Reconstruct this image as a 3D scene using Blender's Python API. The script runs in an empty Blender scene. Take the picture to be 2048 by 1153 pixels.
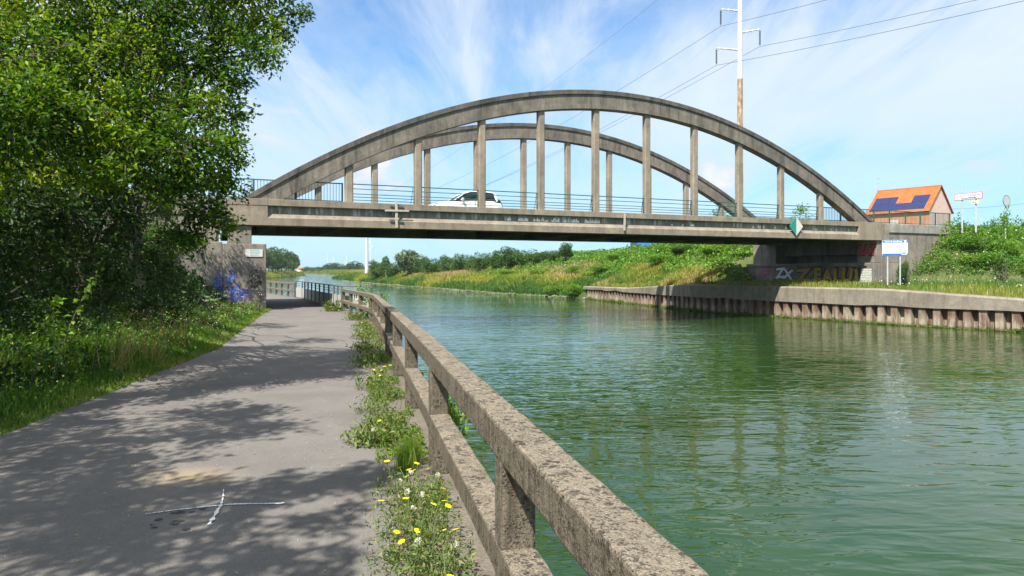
import bpy, bmesh, math, random
import numpy as np
from mathutils import Vector, Matrix
R = math.radians
rng = np.random.default_rng(7)
random.seed(7)
scene = bpy.context.scene
COL = scene.collection

# ------------------------------------------------------------------ measures
F, CX, HY, EYE = 1400.0, 1024.0, 540.0, 1.65
def at(px, py, Y):                      # photo pixel + distance -> place in the world (metres)
    return Vector(((px - CX) / F * Y, Y, EYE + (HY - py) / F * Y))
UX, UY, KU = 0.9136, 0.4067, 0.971                  # direction of the bridge axis on the ground
OX, OY = -7.87, 34.0                    # first hanger of the near arch
def buv(x, y):
    dx, dy = x - OX, y - OY
    return (dx * UX + dy * UY) / KU, -dx * UY + dy * UX
def bw(u, v):
    u = u * KU
    return OX + u * UX - v * UY, OY + u * UY + v * UX
BROT = math.atan2(UY, UX)
WATER_Z = -1.55
SUN = Vector((-0.335, -0.645, 1.0)).normalized()

# ------------------------------------------------------------------ tagging
def tag(o, label=None, cat=None, group=None, kind=None):
    if label: o['label'] = label
    if cat: o['category'] = cat
    if group: o['group'] = group
    if kind: o['kind'] = kind
    return o
def empty(name, loc=(0, 0, 0), rz=0.0, label=None, cat=None, group=None):
    o = bpy.data.objects.new(name, None); COL.objects.link(o)
    o.location = loc; o.rotation_euler = (0, 0, rz); o.empty_display_size = 0.3
    return tag(o, label, cat, group)
def copy_tree(o, parent=None):
    c = o.copy(); COL.objects.link(c); c.parent = parent
    for ch in [k for k in bpy.data.objects if k.parent == o]:
        copy_tree(ch, c)
    return c

# ------------------------------------------------------------------ mesh building
class MB:
    def __init__(s): s.v, s.f, s.m, s.cur = [], [], [], 0
    def add(s, vs, fs):
        b = len(s.v); s.v += [tuple(p) for p in vs]
        for f in fs: s.f.append([b + i for i in f]); s.m.append(s.cur)
    def box(s, x0, x1, y0, y1, z0, z1):
        s.add([(x0,y0,z0),(x1,y0,z0),(x1,y1,z0),(x0,y1,z0),(x0,y0,z1),(x1,y0,z1),(x1,y1,z1),(x0,y1,z1)],
              [(0,3,2,1),(4,5,6,7),(0,1,5,4),(1,2,6,5),(2,3,7,6),(3,0,4,7)])
    def bar(s, a, b, w, h, up=(0,0,1)):  # box along a-b, w across, h along up
        a, b = Vector(a), Vector(b); d = (b - a).normalized(); up = Vector(up)
        x = d.cross(up)
        if x.length < 1e-4: x = d.cross(Vector((1, 0, 0)))
        x.normalize(); y = x.cross(d).normalized()
        P = []
        for c in (a, b):
            for i, j in ((-1,-1),(1,-1),(1,1),(-1,1)): P.append(c + x * (i * w / 2) + y * (j * h / 2))
        s.add(P, [(0,1,2,3),(7,6,5,4),(0,4,5,1),(1,5,6,2),(2,6,7,3),(3,7,4,0)])
    def tube(s, pts, rad, n=6, cap=True):
        pts = [Vector(p) for p in pts]
        if not hasattr(rad, '__len__'): rad = [rad] * len(pts)
        rings = []; ref = None
        for i, p in enumerate(pts):
            d = (pts[min(i + 1, len(pts) - 1)] - pts[max(i - 1, 0)])
            d = d.normalized() if d.length > 1e-9 else Vector((0, 0, 1))
            if ref is None: ref = Vector((1, 0, 0)) if abs(d.x) < .8 else Vector((0, 1, 0))
            x = (ref - d * ref.dot(d)).normalized(); y = d.cross(x); ref = x
            rings.append([p + (x * math.cos(2*math.pi*k/n) + y * math.sin(2*math.pi*k/n)) * rad[i] for k in range(n)])
        fs = []
        for i in range(len(pts) - 1):
            for k in range(n): fs.append((i*n+k, i*n+(k+1)%n, (i+1)*n+(k+1)%n, (i+1)*n+k))
        if cap: fs += [tuple(reversed(range(n))), tuple(range((len(pts)-1)*n, len(pts)*n))]
        s.add([p for r in rings for p in r], fs)
    def prism(s, poly, a0, a1, axes='yz_x'):  # polygon extruded; axes 'yz_x': poly (y,z) along x ; 'xz_y' ; 'xy_z'
        n = len(poly); P = []
        for a in (a0, a1):
            for p, q in poly:
                P.append({'yz_x': (a, p, q), 'xz_y': (p, a, q), 'xy_z': (p, q, a)}[axes])
        s.add(P, [tuple(reversed(range(n))), tuple(range(n, 2*n))] + [(i, (i+1)%n, n+(i+1)%n, n+i) for i in range(n)])
    def build(s, name, mat, parent=None, bevel=0, smooth=False, recalc=True, seg=1):
        me = bpy.data.meshes.new(name); me.from_pydata(s.v, [], s.f)
        mats = mat if isinstance(mat, (list, tuple)) else [mat]
        for m in mats: me.materials.append(m)
        if len(mats) > 1: me.polygons.foreach_set('material_index', s.m)
        if recalc:
            bm = bmesh.new(); bm.from_mesh(me); bmesh.ops.recalc_face_normals(bm, faces=bm.faces)
            bm.to_mesh(me); bm.free()
        if smooth: me.polygons.foreach_set('use_smooth', [True] * len(me.polygons))
        o = bpy.data.objects.new(name, me); COL.objects.link(o); o.parent = parent
        if bevel:
            b = o.modifiers.new('bevel', 'BEVEL'); b.width = bevel; b.segments = seg; b.limit_method = 'ANGLE'; b.angle_limit = R(40)
        return o

def np_mesh(name, V, Fc, mat, parent=None, attrs=None, smooth=False):
    """V (n,3), Fc (m,k) faces of equal size; attrs: per point float arrays"""
    me = bpy.data.meshes.new(name)
    me.vertices.add(len(V)); me.vertices.foreach_set('co', np.asarray(V, dtype=np.float32).ravel())
    k = Fc.shape[1]
    me.loops.add(Fc.size); me.loops.foreach_set('vertex_index', Fc.astype(np.int32).ravel())
    me.polygons.add(len(Fc)); me.polygons.foreach_set('loop_start', np.arange(0, Fc.size, k, dtype=np.int32))
    if smooth: me.polygons.foreach_set('use_smooth', np.ones(len(Fc), dtype=bool))
    for n, a in (attrs or {}).items():
        at_ = me.attributes.new(n, 'FLOAT', 'POINT'); at_.data.foreach_set('value', np.asarray(a, dtype=np.float32))
    me.materials.append(mat)
    me.update(calc_edges=True); me.validate()
    o = bpy.data.objects.new(name, me); COL.objects.link(o); o.parent = parent
    return o

# ------------------------------------------------------------------ numpy noise
_perm = rng.random((256, 256))
def vnoise(x, y):
    x = np.asarray(x, float); y = np.asarray(y, float)
    xi = np.floor(x).astype(int); yi = np.floor(y).astype(int); fx = x - xi; fy = y - yi
    fx = fx*fx*(3-2*fx); fy = fy*fy*(3-2*fy); g = lambda a, b: _perm[a & 255, b & 255]
    return (g(xi,yi)*(1-fx)+g(xi+1,yi)*fx)*(1-fy)+(g(xi,yi+1)*(1-fx)+g(xi+1,yi+1)*fx)*fy
def fbm(x, y, o=4):
    t = 0; a = .5; s = 0
    for i in range(o): t = t + a*vnoise(x*2**i+17*i, y*2**i+31*i); s += a; a *= .5
    return t / s

# ------------------------------------------------------------------ leaves and blades
def rand_dirs(n):
    d = rng.normal(size=(n, 3)); return d / np.linalg.norm(d, axis=1)[:, None]
def norm(a): return a / np.maximum(np.linalg.norm(a, axis=1), 1e-9)[:, None]
def leaf_arrays(P, L, wr=.5, D=None, tone=None, up=.5, fold=.18):
    """folded two-triangle leaves at P, length L, direction D, faces turned up by 'up'"""
    n = len(P); L = np.broadcast_to(L, (n,))[:, None]
    if D is None: D = rand_dirs(n)
    N = norm(rand_dirs(n) + np.array([0, 0, up * 2.0])); D = norm(D)
    S = norm(np.cross(D, N)); N = np.cross(S, D)
    b = P; t = P + D * L; m = P + D * L * .48
    l = m + S * L * wr * .5 + N * L * fold; r = m - S * L * wr * .5 + N * L * fold
    V = np.stack([b, r, t, l], 1).reshape(-1, 3)
    i = np.arange(n) * 4
    Fc = np.concatenate([np.stack([i, i+1, i+2], 1), np.stack([i, i+2, i+3], 1)])
    tone = rng.random(n) if tone is None else tone
    return V, Fc, np.repeat(tone, 4)
def blade_arrays(P, H, Wd, lean=.35, tone=None, wind=(0, 0)):
    n = len(P); H = np.broadcast_to(H, (n,))[:, None]; Wd = np.broadcast_to(Wd, (n,))[:, None]
    a = rng.random(n) * 2*np.pi; S = np.stack([np.cos(a), np.sin(a), 0*a], 1)
    b = rng.random(n) * 2*np.pi; q = rng.random(n)[:, None] * lean
    B = np.stack([np.cos(b) + wind[0], np.sin(b) + wind[1], 0*b], 1) * q; Z = np.array([0, 0, 1.0])
    m = P + (Z * .55 + B * .3) * H; t = P + (Z * (1 - .35*q) + B) * H
    V = np.stack([P - S*Wd/2, P + S*Wd/2, m + S*Wd*.4, m - S*Wd*.4, t], 1).reshape(-1, 3)
    i = np.arange(n) * 5
    Fc = np.concatenate([np.stack([i, i+1, i+2], 1), np.stack([i, i+2, i+3], 1), np.stack([i+3, i+2, i+4], 1)])
    tone = rng.random(n) if tone is None else tone
    return V, Fc, np.repeat(tone, 5)
def join_arrays(L):
    V = []; Fc = []; T = []; o = 0
    for v, f, t in L: V.append(v); Fc.append(f + o); T.append(t); o += len(v)
    return np.concatenate(V), np.concatenate(Fc), np.concatenate(T)

# ------------------------------------------------------------------ materials
class NT:
    def __init__(s, name):
        s.mat = bpy.data.materials.new(name); s.mat.use_nodes = True
        s.t = s.mat.node_tree; s.b = s.t.nodes['Principled BSDF']; s.out = s.t.nodes['Material Output']
    def n(s, ty, **kw):
        o = s.t.nodes.new(ty)
        for k, v in kw.items():
            if k in o.inputs: o.inputs[k].default_value = v
            else: setattr(o, k, v)
        return o
    def l(s, a, b): s.t.links.new(a, b)
    def coord(s, scale=(1, 1, 1), kind='Object'):
        tc = s.n('ShaderNodeTexCoord'); mp = s.n('ShaderNodeMapping'); mp.inputs['Scale'].default_value = scale
        s.l(tc.outputs[kind], mp.inputs['Vector']); return mp.outputs['Vector']
    def noise(s, vec, scale, detail=5, rough=.6, dist=0):
        o = s.n('ShaderNodeTexNoise'); o.inputs['Scale'].default_value = scale; o.inputs['Detail'].default_value = detail
        o.inputs['Roughness'].default_value = rough; o.inputs['Distortion'].default_value = dist
        s.l(vec, o.inputs['Vector']); return o.outputs['Fac']
    def ramp(s, fac, stops):
        o = s.n('ShaderNodeValToRGB'); e = o.color_ramp.elements
        while len(e) < len(stops): e.new(.5)
        for k, (p, c) in enumerate(stops):
            e[k].position = p; e[k].color = (c, c, c, 1) if not hasattr(c, '__len__') else (*c, 1)
        s.l(fac, o.inputs['Fac']); return o.outputs['Color']
    def mix(s, fac, a, b, mode='MIX'):
        o = s.n('ShaderNodeMix', data_type='RGBA', blend_type=mode)
        for v, k in ((fac, 0), (a, 6), (b, 7)):
            if isinstance(v, bpy.types.NodeSocket): s.l(v, o.inputs[k])
            elif k == 0: o.inputs[0].default_value = v
            else: o.inputs[k].default_value = (*v, 1)
        return o.outputs[2]
    def math(s, op, a, b=0.0, clamp=False):
        o = s.n('ShaderNodeMath', operation=op, use_clamp=clamp)
        for v, k in ((a, 0), (b, 1)):
            if isinstance(v, bpy.types.NodeSocket): s.l(v, o.inputs[k])
            else: o.inputs[k].default_value = v
        return o.outputs[0]
    def bump(s, h, strength=.4, dist=.02, prev=None):
        o = s.n('ShaderNodeBump'); o.inputs['Strength'].default_value = strength; o.inputs['Distance'].default_value = dist
        s.l(h, o.inputs['Height'])
        if prev: s.l(prev, o.inputs['Normal'])
        return o.outputs['Normal']
    def fin(s, col=None, rough=.8, normal=None, metal=0, spec=.3):
        if col is not None:
            if isinstance(col, bpy.types.NodeSocket): s.l(col, s.b.inputs['Base Color'])
            else: s.b.inputs['Base Color'].default_value = (*col, 1)
        if isinstance(rough, bpy.types.NodeSocket): s.l(rough, s.b.inputs['Roughness'])
        else: s.b.inputs['Roughness'].default_value = rough
        s.b.inputs['Metallic'].default_value = metal; s.b.inputs['Specular IOR Level'].default_value = spec
        if normal: s.l(normal, s.b.inputs['Normal'])
        return s.mat

def plain(name, col, rough=.6, metal=0, spec=.4, var=.12, scale=6):
    m = NT(name); v = m.coord(); n = m.noise(v, scale)
    a = tuple(c*(1-var) for c in col); b = tuple(min(1, c*(1+var)) for c in col)
    return m.fin(m.ramp(n, [(.3, a), (.7, b)]), rough, m.bump(m.noise(v, scale*8), .1, .005), metal, spec)

def concrete(name, light, dark, streak=.6, spots=0.0, fine=30, lichen=None, big=.35, white=0.0, bumpd=.02):
    m = NT(name); v = m.coord()
    n1 = m.noise(v, big, 6, .65, .3); n2 = m.noise(v, 3.0, 6, .7)
    c = m.mix(m.ramp(n1, [(.35, 0), (.68, 1)]), light, dark)
    c = m.mix(m.math('MULTIPLY', m.ramp(n2, [(.4, 0), (.75, 1)]), .55), c, tuple(x*.62 for x in dark))
    vs = m.coord((1.1, 1.1, .16)); st = m.noise(vs, 2.0, 6, .72, .25)
    c = m.mix(m.math('MULTIPLY', m.ramp(st, [(.47, 0), (.66, 1)]), streak*.75), c, tuple(x*.3 for x in dark))
    sz = m.noise(m.coord((7, 7, .35)), 1.0, 4, .7); c = m.mix(m.math('MULTIPLY', m.ramp(sz, [(.5, 0), (.7, 1)]), streak*.4), c, tuple(x*.42 for x in dark))
    if white:
        vw = m.coord((2.2, 2.2, .3)); sw = m.noise(vw, 2.0, 4, .6)
        c = m.mix(m.math('MULTIPLY', m.ramp(sw, [(.53, 0), (.64, 1)]), white), c, (.5, .5, .47))
    nf = m.noise(v, fine, 4, .7)
    c = m.mix(.35, c, m.ramp(nf, [(.3, .25), (.7, 1)]), 'MULTIPLY')
    hgt = m.math('ADD', nf, m.math('MULTIPLY', n2, .6))
    if spots:
        vo = m.n('ShaderNodeTexVoronoi'); vo.inputs['Scale'].default_value = spots; m.l(v, vo.inputs['Vector'])
        msk = m.math('MULTIPLY', m.ramp(vo.outputs['Distance'], [(.12, 1), (.32, 0)]), m.ramp(m.noise(v, spots*.23, 3), [(.5, 0), (.58, 1)]))
        c = m.mix(msk, c, (.055, .045, .04)); hgt = m.math('SUBTRACT', hgt, m.math('MULTIPLY', msk, .7))
    if lichen:
        c = m.mix(m.ramp(m.noise(v, 9, 4, .7), [(.62, 0), (.7, .75)]), c, lichen)
    return m.fin(c, .9, m.bump(hgt, .6, bumpd), 0, .2)

def leaf_mat(name, cols, trans=.35, rough=.5, spec=.35):
    m = NT(name); a = m.n('ShaderNodeAttribute', attribute_name='tone')
    k = len(cols); c = m.ramp(a.outputs['Fac'], [(i/(k-1), cc) for i, cc in enumerate(cols)])
    m.fin(c, rough, None, 0, spec)
    if trans:
        tr = m.n('ShaderNodeBsdfTranslucent'); tc = m.mix(1.0, c, (1.5, 1.45, .6), 'MULTIPLY'); m.l(tc, tr.inputs['Color'])
        mx = m.n('ShaderNodeMixShader'); mx.inputs[0].default_value = trans
        m.l(m.b.outputs[0], mx.inputs[1]); m.l(tr.outputs[0], mx.inputs[2]); m.l(mx.outputs[0], m.out.inputs['Surface'])
    return m.mat

M = {}
def rail_mat():
    m = NT('rail_concrete'); v = m.coord()
    f = m.noise(v, 130, 4, .75); f2 = m.noise(v, 38, 5, .75); big = m.noise(v, 2.2, 5, .7)
    c = m.ramp(f, [(.3, (.1, .08, .058)), (.45, (.24, .2, .145)), (.58, (.38, .32, .24)), (.72, (.62, .56, .46))])
    c = m.mix(m.ramp(f2, [(.42, 0), (.62, .65)]), c, (.2, .165, .115))
    c = m.mix(m.math('MULTIPLY', m.ramp(big, [(.4, 0), (.7, 1)]), .4), c, (.19, .165, .125))
    h = m.math('ADD', f, m.math('MULTIPLY', f2, .9))
    for sc, sd, colr in ((25, 0, (.05, .04, .038)), (58, 5, (.07, .058, .05)), (110, 9, (.09, .075, .06))):
        vo = m.n('ShaderNodeTexVoronoi'); vo.inputs['Scale'].default_value = sc; vo.inputs['Randomness'].default_value = 1
        wv = m.n('ShaderNodeMapping'); wv.inputs['Location'].default_value = (sd, sd, sd); m.l(v, wv.inputs['Vector'])
        ds = m.n('ShaderNodeVectorMath', operation='ADD'); m.l(wv.outputs[0], ds.inputs[0])
        nz = m.n('ShaderNodeTexNoise'); nz.inputs['Scale'].default_value = 60; m.l(v, nz.inputs['Vector'])
        sc_ = m.n('ShaderNodeVectorMath', operation='SCALE'); sc_.inputs['Scale'].default_value = .02; m.l(nz.outputs['Color'], sc_.inputs[0]); m.l(sc_.outputs[0], ds.inputs[1])
        m.l(ds.outputs[0], vo.inputs['Vector'])
        k = m.math('MULTIPLY', m.ramp(vo.outputs['Distance'], [(.3, 1), (.44, 0)]), m.ramp(m.noise(v, 6 + sd, 4, .7), [(.47, 0), (.56, 1)]))
        c = m.mix(m.math('MULTIPLY', k, .85), c, colr); h = m.math('SUBTRACT', h, m.math('MULTIPLY', k, .8))
    c = m.mix(m.ramp(m.noise(v, 16, 5, .8), [(.64, 0), (.72, .7)]), c, (.42, .22, .05))
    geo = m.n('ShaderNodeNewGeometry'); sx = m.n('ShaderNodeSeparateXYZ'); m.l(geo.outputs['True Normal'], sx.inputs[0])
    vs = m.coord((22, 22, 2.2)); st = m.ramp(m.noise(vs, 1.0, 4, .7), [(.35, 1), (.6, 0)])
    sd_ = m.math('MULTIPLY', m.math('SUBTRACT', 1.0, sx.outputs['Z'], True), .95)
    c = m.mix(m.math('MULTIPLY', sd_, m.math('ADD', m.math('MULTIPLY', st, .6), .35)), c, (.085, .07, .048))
    return m.fin(c, .92, m.bump(h, .9, .012), 0, .2)
M['bridge'] = concrete('bridge_concrete', (.385, .318, .232), (.24, .205, .16), .5, 0, 22, None, .5)
M['arch'] = concrete('arch_concrete', (.29, .25, .2), (.14, .128, .11), .9, 0, 22, None, .6)
M['arch_top'] = concrete('arch_top_concrete', (.2, .18, .15), (.09, .084, .076), .9, 0, 22, None, .8)
M['recess'] = concrete('recess_concrete', (.3, .3, .26), (.17, .19, .17), .9, 0, 22, None, .8, .9)
M['limewash'] = plain('lime_runs', (.74, .72, .66), .85, 0, .2, .35, 9)
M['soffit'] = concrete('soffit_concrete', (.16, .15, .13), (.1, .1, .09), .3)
M['wall'] = concrete('abutment_concrete', (.36, .31, .25), (.2, .18, .165), .7)
M['wallpale'] = concrete('pale_parapet_concrete', (.44, .42, .38), (.26, .25, .22), .5)
M['rail'] = rail_mat()
M['quay'] = concrete('quay_concrete', (.36, .31, .24), (.22, .19, .155), .55, 0, 14, None, .4)
def pile_mat():
    m = NT('sheet_pile_steel'); v = m.coord(); vs = m.coord((1.3, 1.3, .25))
    st = m.noise(vs, 2.5, 5, .7); c = m.mix(m.ramp(st, [(.4, 0), (.6, 1)]), (.37, .32, .24), (.14, .085, .055))
    sx = m.n('ShaderNodeSeparateXYZ'); tc = m.n('ShaderNodeTexCoord'); m.l(tc.outputs['Object'], sx.inputs[0])
    wob = m.math('ADD', sx.outputs['Z'], m.math('MULTIPLY', m.noise(v, 3), .35))
    top = m.n('ShaderNodeMapRange'); top.inputs['From Min'].default_value = -.95; top.inputs['From Max'].default_value = -.6; m.l(wob, top.inputs['Value'])
    c = m.mix(m.math('MULTIPLY', top.outputs[0], m.ramp(m.noise(vs, 1.1, 4, .6), [(.4, .25), (.62, .95)])), c, (.125, .058, .042))
    low = m.n('ShaderNodeMapRange'); low.inputs['From Min'].default_value = -1.15; low.inputs['From Max'].default_value = -1.38; m.l(wob, low.inputs['Value'])
    c = m.mix(low.outputs[0], c, (.055, .06, .015))
    return m.fin(c, .85, m.bump(m.noise(v, 25), .5, .015), 0, .2)
M['pile'] = pile_mat()
def asphalt():
    m = NT('asphalt'); v = m.coord()
    n = m.noise(v, 160, 3, .7); c = m.ramp(n, [(.3, (.11, .1, .091)), (.55, (.168, .153, .139)), (.78, (.305, .278, .254))])
    c = m.mix(m.ramp(m.noise(v, .9, 6, .65, .4), [(.35, .82), (.7, 1.08)]), (0, 0, 0), c)
    c = m.mix(m.math('MULTIPLY', m.ramp(m.noise(v, .5, 5, .7), [(.55, 0), (.75, 1)]), .35), c, (.24, .2, .16))
    # a pale sandy stain in front of the painted cross
    c = m.mix(m.math('MULTIPLY', m.ramp(m.noise(v, 3.5, 6, .75), [(.5, 0), (.72, 1)]), .3), c, (.09, .083, .078))
    d = m.n('ShaderNodeVectorMath', operation='DISTANCE'); wv = m.coord((1, 1.7, 1)); m.l(wv, d.inputs[0])
    p = at(385, 955, 5.57); d.inputs[1].default_value = (p.x, p.y*1.7, 0)
    dd = m.math('ADD', d.outputs['Value'], m.math('MULTIPLY', m.noise(v, 4, 4), .5))
    c = m.mix(m.ramp(dd, [(.35, .5), (.75, 0)]), c, (.34, .25, .13))
    return m.fin(c, .88, m.bump(n, .55, .008), 0, .25)
M['asphalt'] = asphalt()
def ground_mat():
    m = NT('ground_soil'); v = m.coord()
    n = m.noise(v, .8, 6, .7); c = m.ramp(n, [(.3, (.05, .075, .02)), (.5, (.075, .1, .03)), (.7, (.13, .12, .055))])
    return m.fin(c, .95, m.bump(m.noise(v, 14), .6, .05), 0, .1)
M['ground'] = ground_mat()
def soil():
    m = NT('sandy_gravel'); v = m.coord()
    c = m.ramp(m.noise(v, 45, 5, .8), [(.25, (.08, .07, .055)), (.55, (.17, .147, .115)), (.8, (.36, .32, .26))])
    c = m.mix(m.ramp(m.noise(v, 2.5, 4), [(.4, 0), (.65, .7)]), c, (.1, .085, .06))
    return m.fin(c, .95, m.bump(m.noise(v, 50, 4), .8, .015), 0, .15)
M['soil'] = soil()
def water_mat():
    m = NT('canal_water'); tc = m.n('ShaderNodeTexCoord'); vec = tc.outputs['Object']
    def mp(sc, rot):
        o = m.n('ShaderNodeMapping'); o.inputs['Scale'].default_value = sc; o.inputs['Rotation'].default_value = (0, 0, rot); m.l(vec, o.inputs['Vector']); return o.outputs[0]
    a = m.noise(mp((1.0, 2.4, 1), R(7)), 1.0, 2, .42, .5)
    b = m.noise(mp((2.2, 4.6, 1), R(-9)), 1.2, 2, .45, .4)
    c = m.noise(mp((.09, .16, 1), 0), 1.0, 3, .6)
    amp = m.ramp(c, [(.32, .3), (.66, 1)])
    h = m.math('MULTIPLY', m.math('ADD', m.math('MULTIPLY', a, 1.0), m.math('MULTIPLY', b, .22)), amp)
    m.fin(m.ramp(c, [(.3, (.013, .037, .006)), (.7, (.019, .051, .008))]), .02, m.bump(h, 1.0, .058), 0, .5)
    m.b.inputs['IOR'].default_value = 1.333
    return m.mat
M['water'] = water_mat()
M['green_metal'] = plain('green_painted_steel', (.02, .1, .085), .45, .0, .5)
M['grey_metal'] = plain('galvanised_steel', (.5, .51, .5), .5, .3, .5)
M['fence_panel'] = plain('grey_steel_sheet', (.42, .41, .38), .6, .1, .4, .15, 2)
M['dark_metal'] = plain('dark_fence_steel', (.1, .11, .12), .5, .2)
M['white_paint'] = plain('white_paint', (.78, .78, .77), .5, 0, .5, .05)
M['sign_white'] = plain('sign_white', (.8, .81, .82), .4, 0, .5, .02)
M['sign_blue'] = plain('sign_blue', (.02, .13, .5), .4, 0, .5, .04)
M['sign_teal'] = plain('sign_teal', (.1, .42, .42), .4, 0, .5, .04)
M['sign_red'] = plain('sign_red', (.55, .03, .05), .4, 0, .5, .04)
M['sign_cream'] = plain('sign_cream', (.75, .66, .38), .45, 0, .5, .04)
M['black_paint'] = plain('black_paint', (.015, .015, .018), .5)
M['timber'] = plain('weathered_timber', (.42, .37, .29), .8, 0, .2, .25, 9)
M['green_sign'] = plain('green_enamel', (.01, .22, .18), .4, 0, .5, .08, 3)
M['grey_white'] = plain('dull_white_enamel', (.55, .52, .47), .5, 0, .4, .1, 3)
M['wood'] = None
def bark(name, a, b):
    m = NT(name); v = m.coord((1, 1, .25)); n = m.noise(v, 14, 5, .7)
    return m.fin(m.ramp(n, [(.3, a), (.7, b)]), .9, m.bump(n, .8, .03), 0, .15)
M['bark'] = bark('bark', (.045, .038, .03), (.13, .11, .085))
M['twig'] = bark('twig_bark', (.07, .055, .04), (.16, .13, .09))
M['leaf'] = leaf_mat('tree_leaf', [(.014, .048, .004), (.042, .115, .006), (.115, .215, .009), (.27, .34, .016)], .42, .5, .22)
M['leafshade'] = leaf_mat('shade_toned_leaf', [(.01, .028, .005), (.02, .055, .008), (.04, .09, .01), (.085, .14, .016)], .3)  # greens darkened so that shade beneath the crowns is put into the leaf colour
M['leaffar'] = leaf_mat('far_tree_leaf', [(.025, .07, .018), (.05, .115, .025), (.08, .155, .03), (.12, .19, .04)], .25)
M['willow'] = leaf_mat('willow_leaf', [(.09, .14, .07), (.15, .2, .11), (.22, .26, .16)], .25)
M['bramble'] = leaf_mat('bramble_leaf', [(.035, .11, .01), (.08, .2, .014), (.14, .27, .02), (.26, .34, .04)], .35)
M['grass'] = leaf_mat('grass_blade', [(.03, .1, .012), (.07, .17, .015), (.13, .22, .02), (.26, .25, .06)], .35)
M['dry'] = leaf_mat('bank_grass_blade', [(.045, .12, .018), (.085, .17, .02), (.16, .21, .025), (.27, .27, .03), (.3, .24, .09), (.36, .27, .13)], .3)
M['straw'] = leaf_mat('straw_blade', [(.3, .22, .09), (.42, .33, .15)], .25)
M['petal_white'] = leaf_mat('white_petal', [(.7, .7, .6), (.8, .8, .75)], .2)
M['petal_yellow'] = leaf_mat('yellow_petal', [(.75, .55, .01), (.8, .65, .02)], .2)
M['moss'] = leaf_mat('waterline_moss', [(.05, .08, .008), (.12, .16, .01), (.09, .2, .02)], .2)

# ------------------------------------------------------------------ canal edges, ground
def interp(tab):
    a = np.array(tab, float); return lambda y: np.interp(y, a[:, 0], a[:, 1])
# inner (path side) line of the rails and fences on the left bank, as Y -> X
rail_x = interp([(-40, 9.6), (23.0, -4.57), (24.2, -4.90), (25.2, -5.22), (32.5, -7.95), (46.5, -14.0), (51, -16.6), (60, -21.5), (90, -37), (130, -55), (263, -92), (400, -118), (520, -165), (760, -262)])
xl = lambda y: rail_x(y) + .26
xr = interp([(-40, 62), (15, 40), (25, 33), (35.6, 26), (41, 21.6), (48.5, 17.3), (54.5, 14), (64, 11.4), (77, 8.0), (93, -1.6), (132, -19), (187, -43), (240, -62), (289, -72), (345, -83), (407, -100), (520, -138), (760, -232)])
path_l = interp([(-40, -2.6), (0, -4.05), (7, -5.1), (15.4, -6.5), (18.7, -7.5), (29.8, -10.6), (33, -11.3), (47, -17.2), (60, -24.5), (90, -40)])
zp = interp([(-40, 0), (7, 0), (14, -.08), (24, -.19), (33, -.22), (60, -.26), (800, -.3)])
quay_top = interp([(-40, .15), (35.6, .17), (41, .53), (55, .52), (60, .25), (66, -.05), (77, -.17)])
def smooth(t): t = np.clip(t, 0, 1); return t*t*(3-2*t)
def h_left(x, y):
    d = path_l(np.minimum(y, 90)) - x
    d = np.where(y > 62, np.maximum(d - 6, 0)*.3, d)
    b = zp(y) + np.where(d > 0, .06*smooth(d/1.2) + np.minimum(.2*np.maximum(0, d-1.5), 2.2), 0)
    u, v = buv(x, y)
    c = 4.75 - .75*np.sqrt(np.maximum(0, u+15)**2 + np.maximum(0, np.maximum(-.9-v, v-11))**2)
    far = np.interp(y, [60, 110], [0, 1])
    b = b + far*(.5 + .5*fbm(x*.05, y*.05))*np.clip((xl(y)-x)/8, 0, 1)
    off = xl(y) - x; fb = np.interp(off, [0, .4, 2.5, 6], [-1.75, -1.35, -.8, .2])
    b = np.where(y > 62, np.minimum(b, fb + (1-far)*3), b)
    return np.maximum(b, c)
crest_x = interp([(50, 27), (60, 24), (85, 16.5), (105, 7.2), (125, -2.1), (160, -18), (210, -32), (760, -180)])
crest_h = interp([(50, 4.85), (70, 4.5), (85, 4.0), (105, 3.5), (125, 2.9), (160, 1.9), (210, 1.0), (760, .8)])
def h_right(x, y):
    off = x - xr(y)
    q = quay_top(y) - .06 + .02*np.clip(off, 0, 20)
    nat = np.interp(off, [0, .4, 2, 5, 9, 40], [-1.75, -1.4, -.95, .25, .75, 1.1])
    w = smooth((y-76)/3); b = q*(1-w) + nat*w
    u, v = buv(x, y)
    c1 = 4.78 - .72*np.sqrt(np.maximum(0, 46-u)**2 + np.maximum(0, -.35-v)**2)
    c2 = crest_h(y) - .5*np.maximum(0, crest_x(y) - x)
    c2 = c2 - .6*np.maximum(0, 13.0-v)
    c1 = np.where((v > -.35) & (v < 10.9) & (u < 39), -9, c1)
    c = np.where(v > 10.9, c2, np.where((v > 4) & (u < 39), c2, c1))
    c = np.where((u > 36.6) & (u < 39) & (v > -.35) & (v < 12.3), -9, c)
    return np.maximum(b, c)

def grid_strip(side):
    Y = np.concatenate([np.arange(-34, 100, .8), np.arange(100, 300, 4), np.arange(300, 780, 16)])
    off = np.concatenate([[-.03, 0], np.arange(.4, 12, .45), np.arange(12, 40, 1.2), np.geomspace(41, 1800, 24)])
    edge = xl(Y) if side < 0 else xr(Y)
    X = edge[:, None] + side*off[None, :] + (0 if side < 0 else .62*(1-smooth((Y-75.5)/1.5))[:, None]); YY = np.repeat(Y[:, None], len(off), 1)
    Z = (h_left if side < 0 else h_right)(X, YY)
    Z[:, 0] = WATER_Z - .8
    V = np.stack([X, YY, Z], 2).reshape(-1, 3); nc = len(off)
    i = (np.arange(len(Y)-1)[:, None]*nc + np.arange(nc-1)[None, :]).ravel()
    Fc = np.stack([i, i+1, i+nc+1, i+nc], 1)
    return V, (Fc if side > 0 else Fc[:, ::-1])
vl, fl = grid_strip(-1); vr, fr = grid_strip(1)
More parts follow.
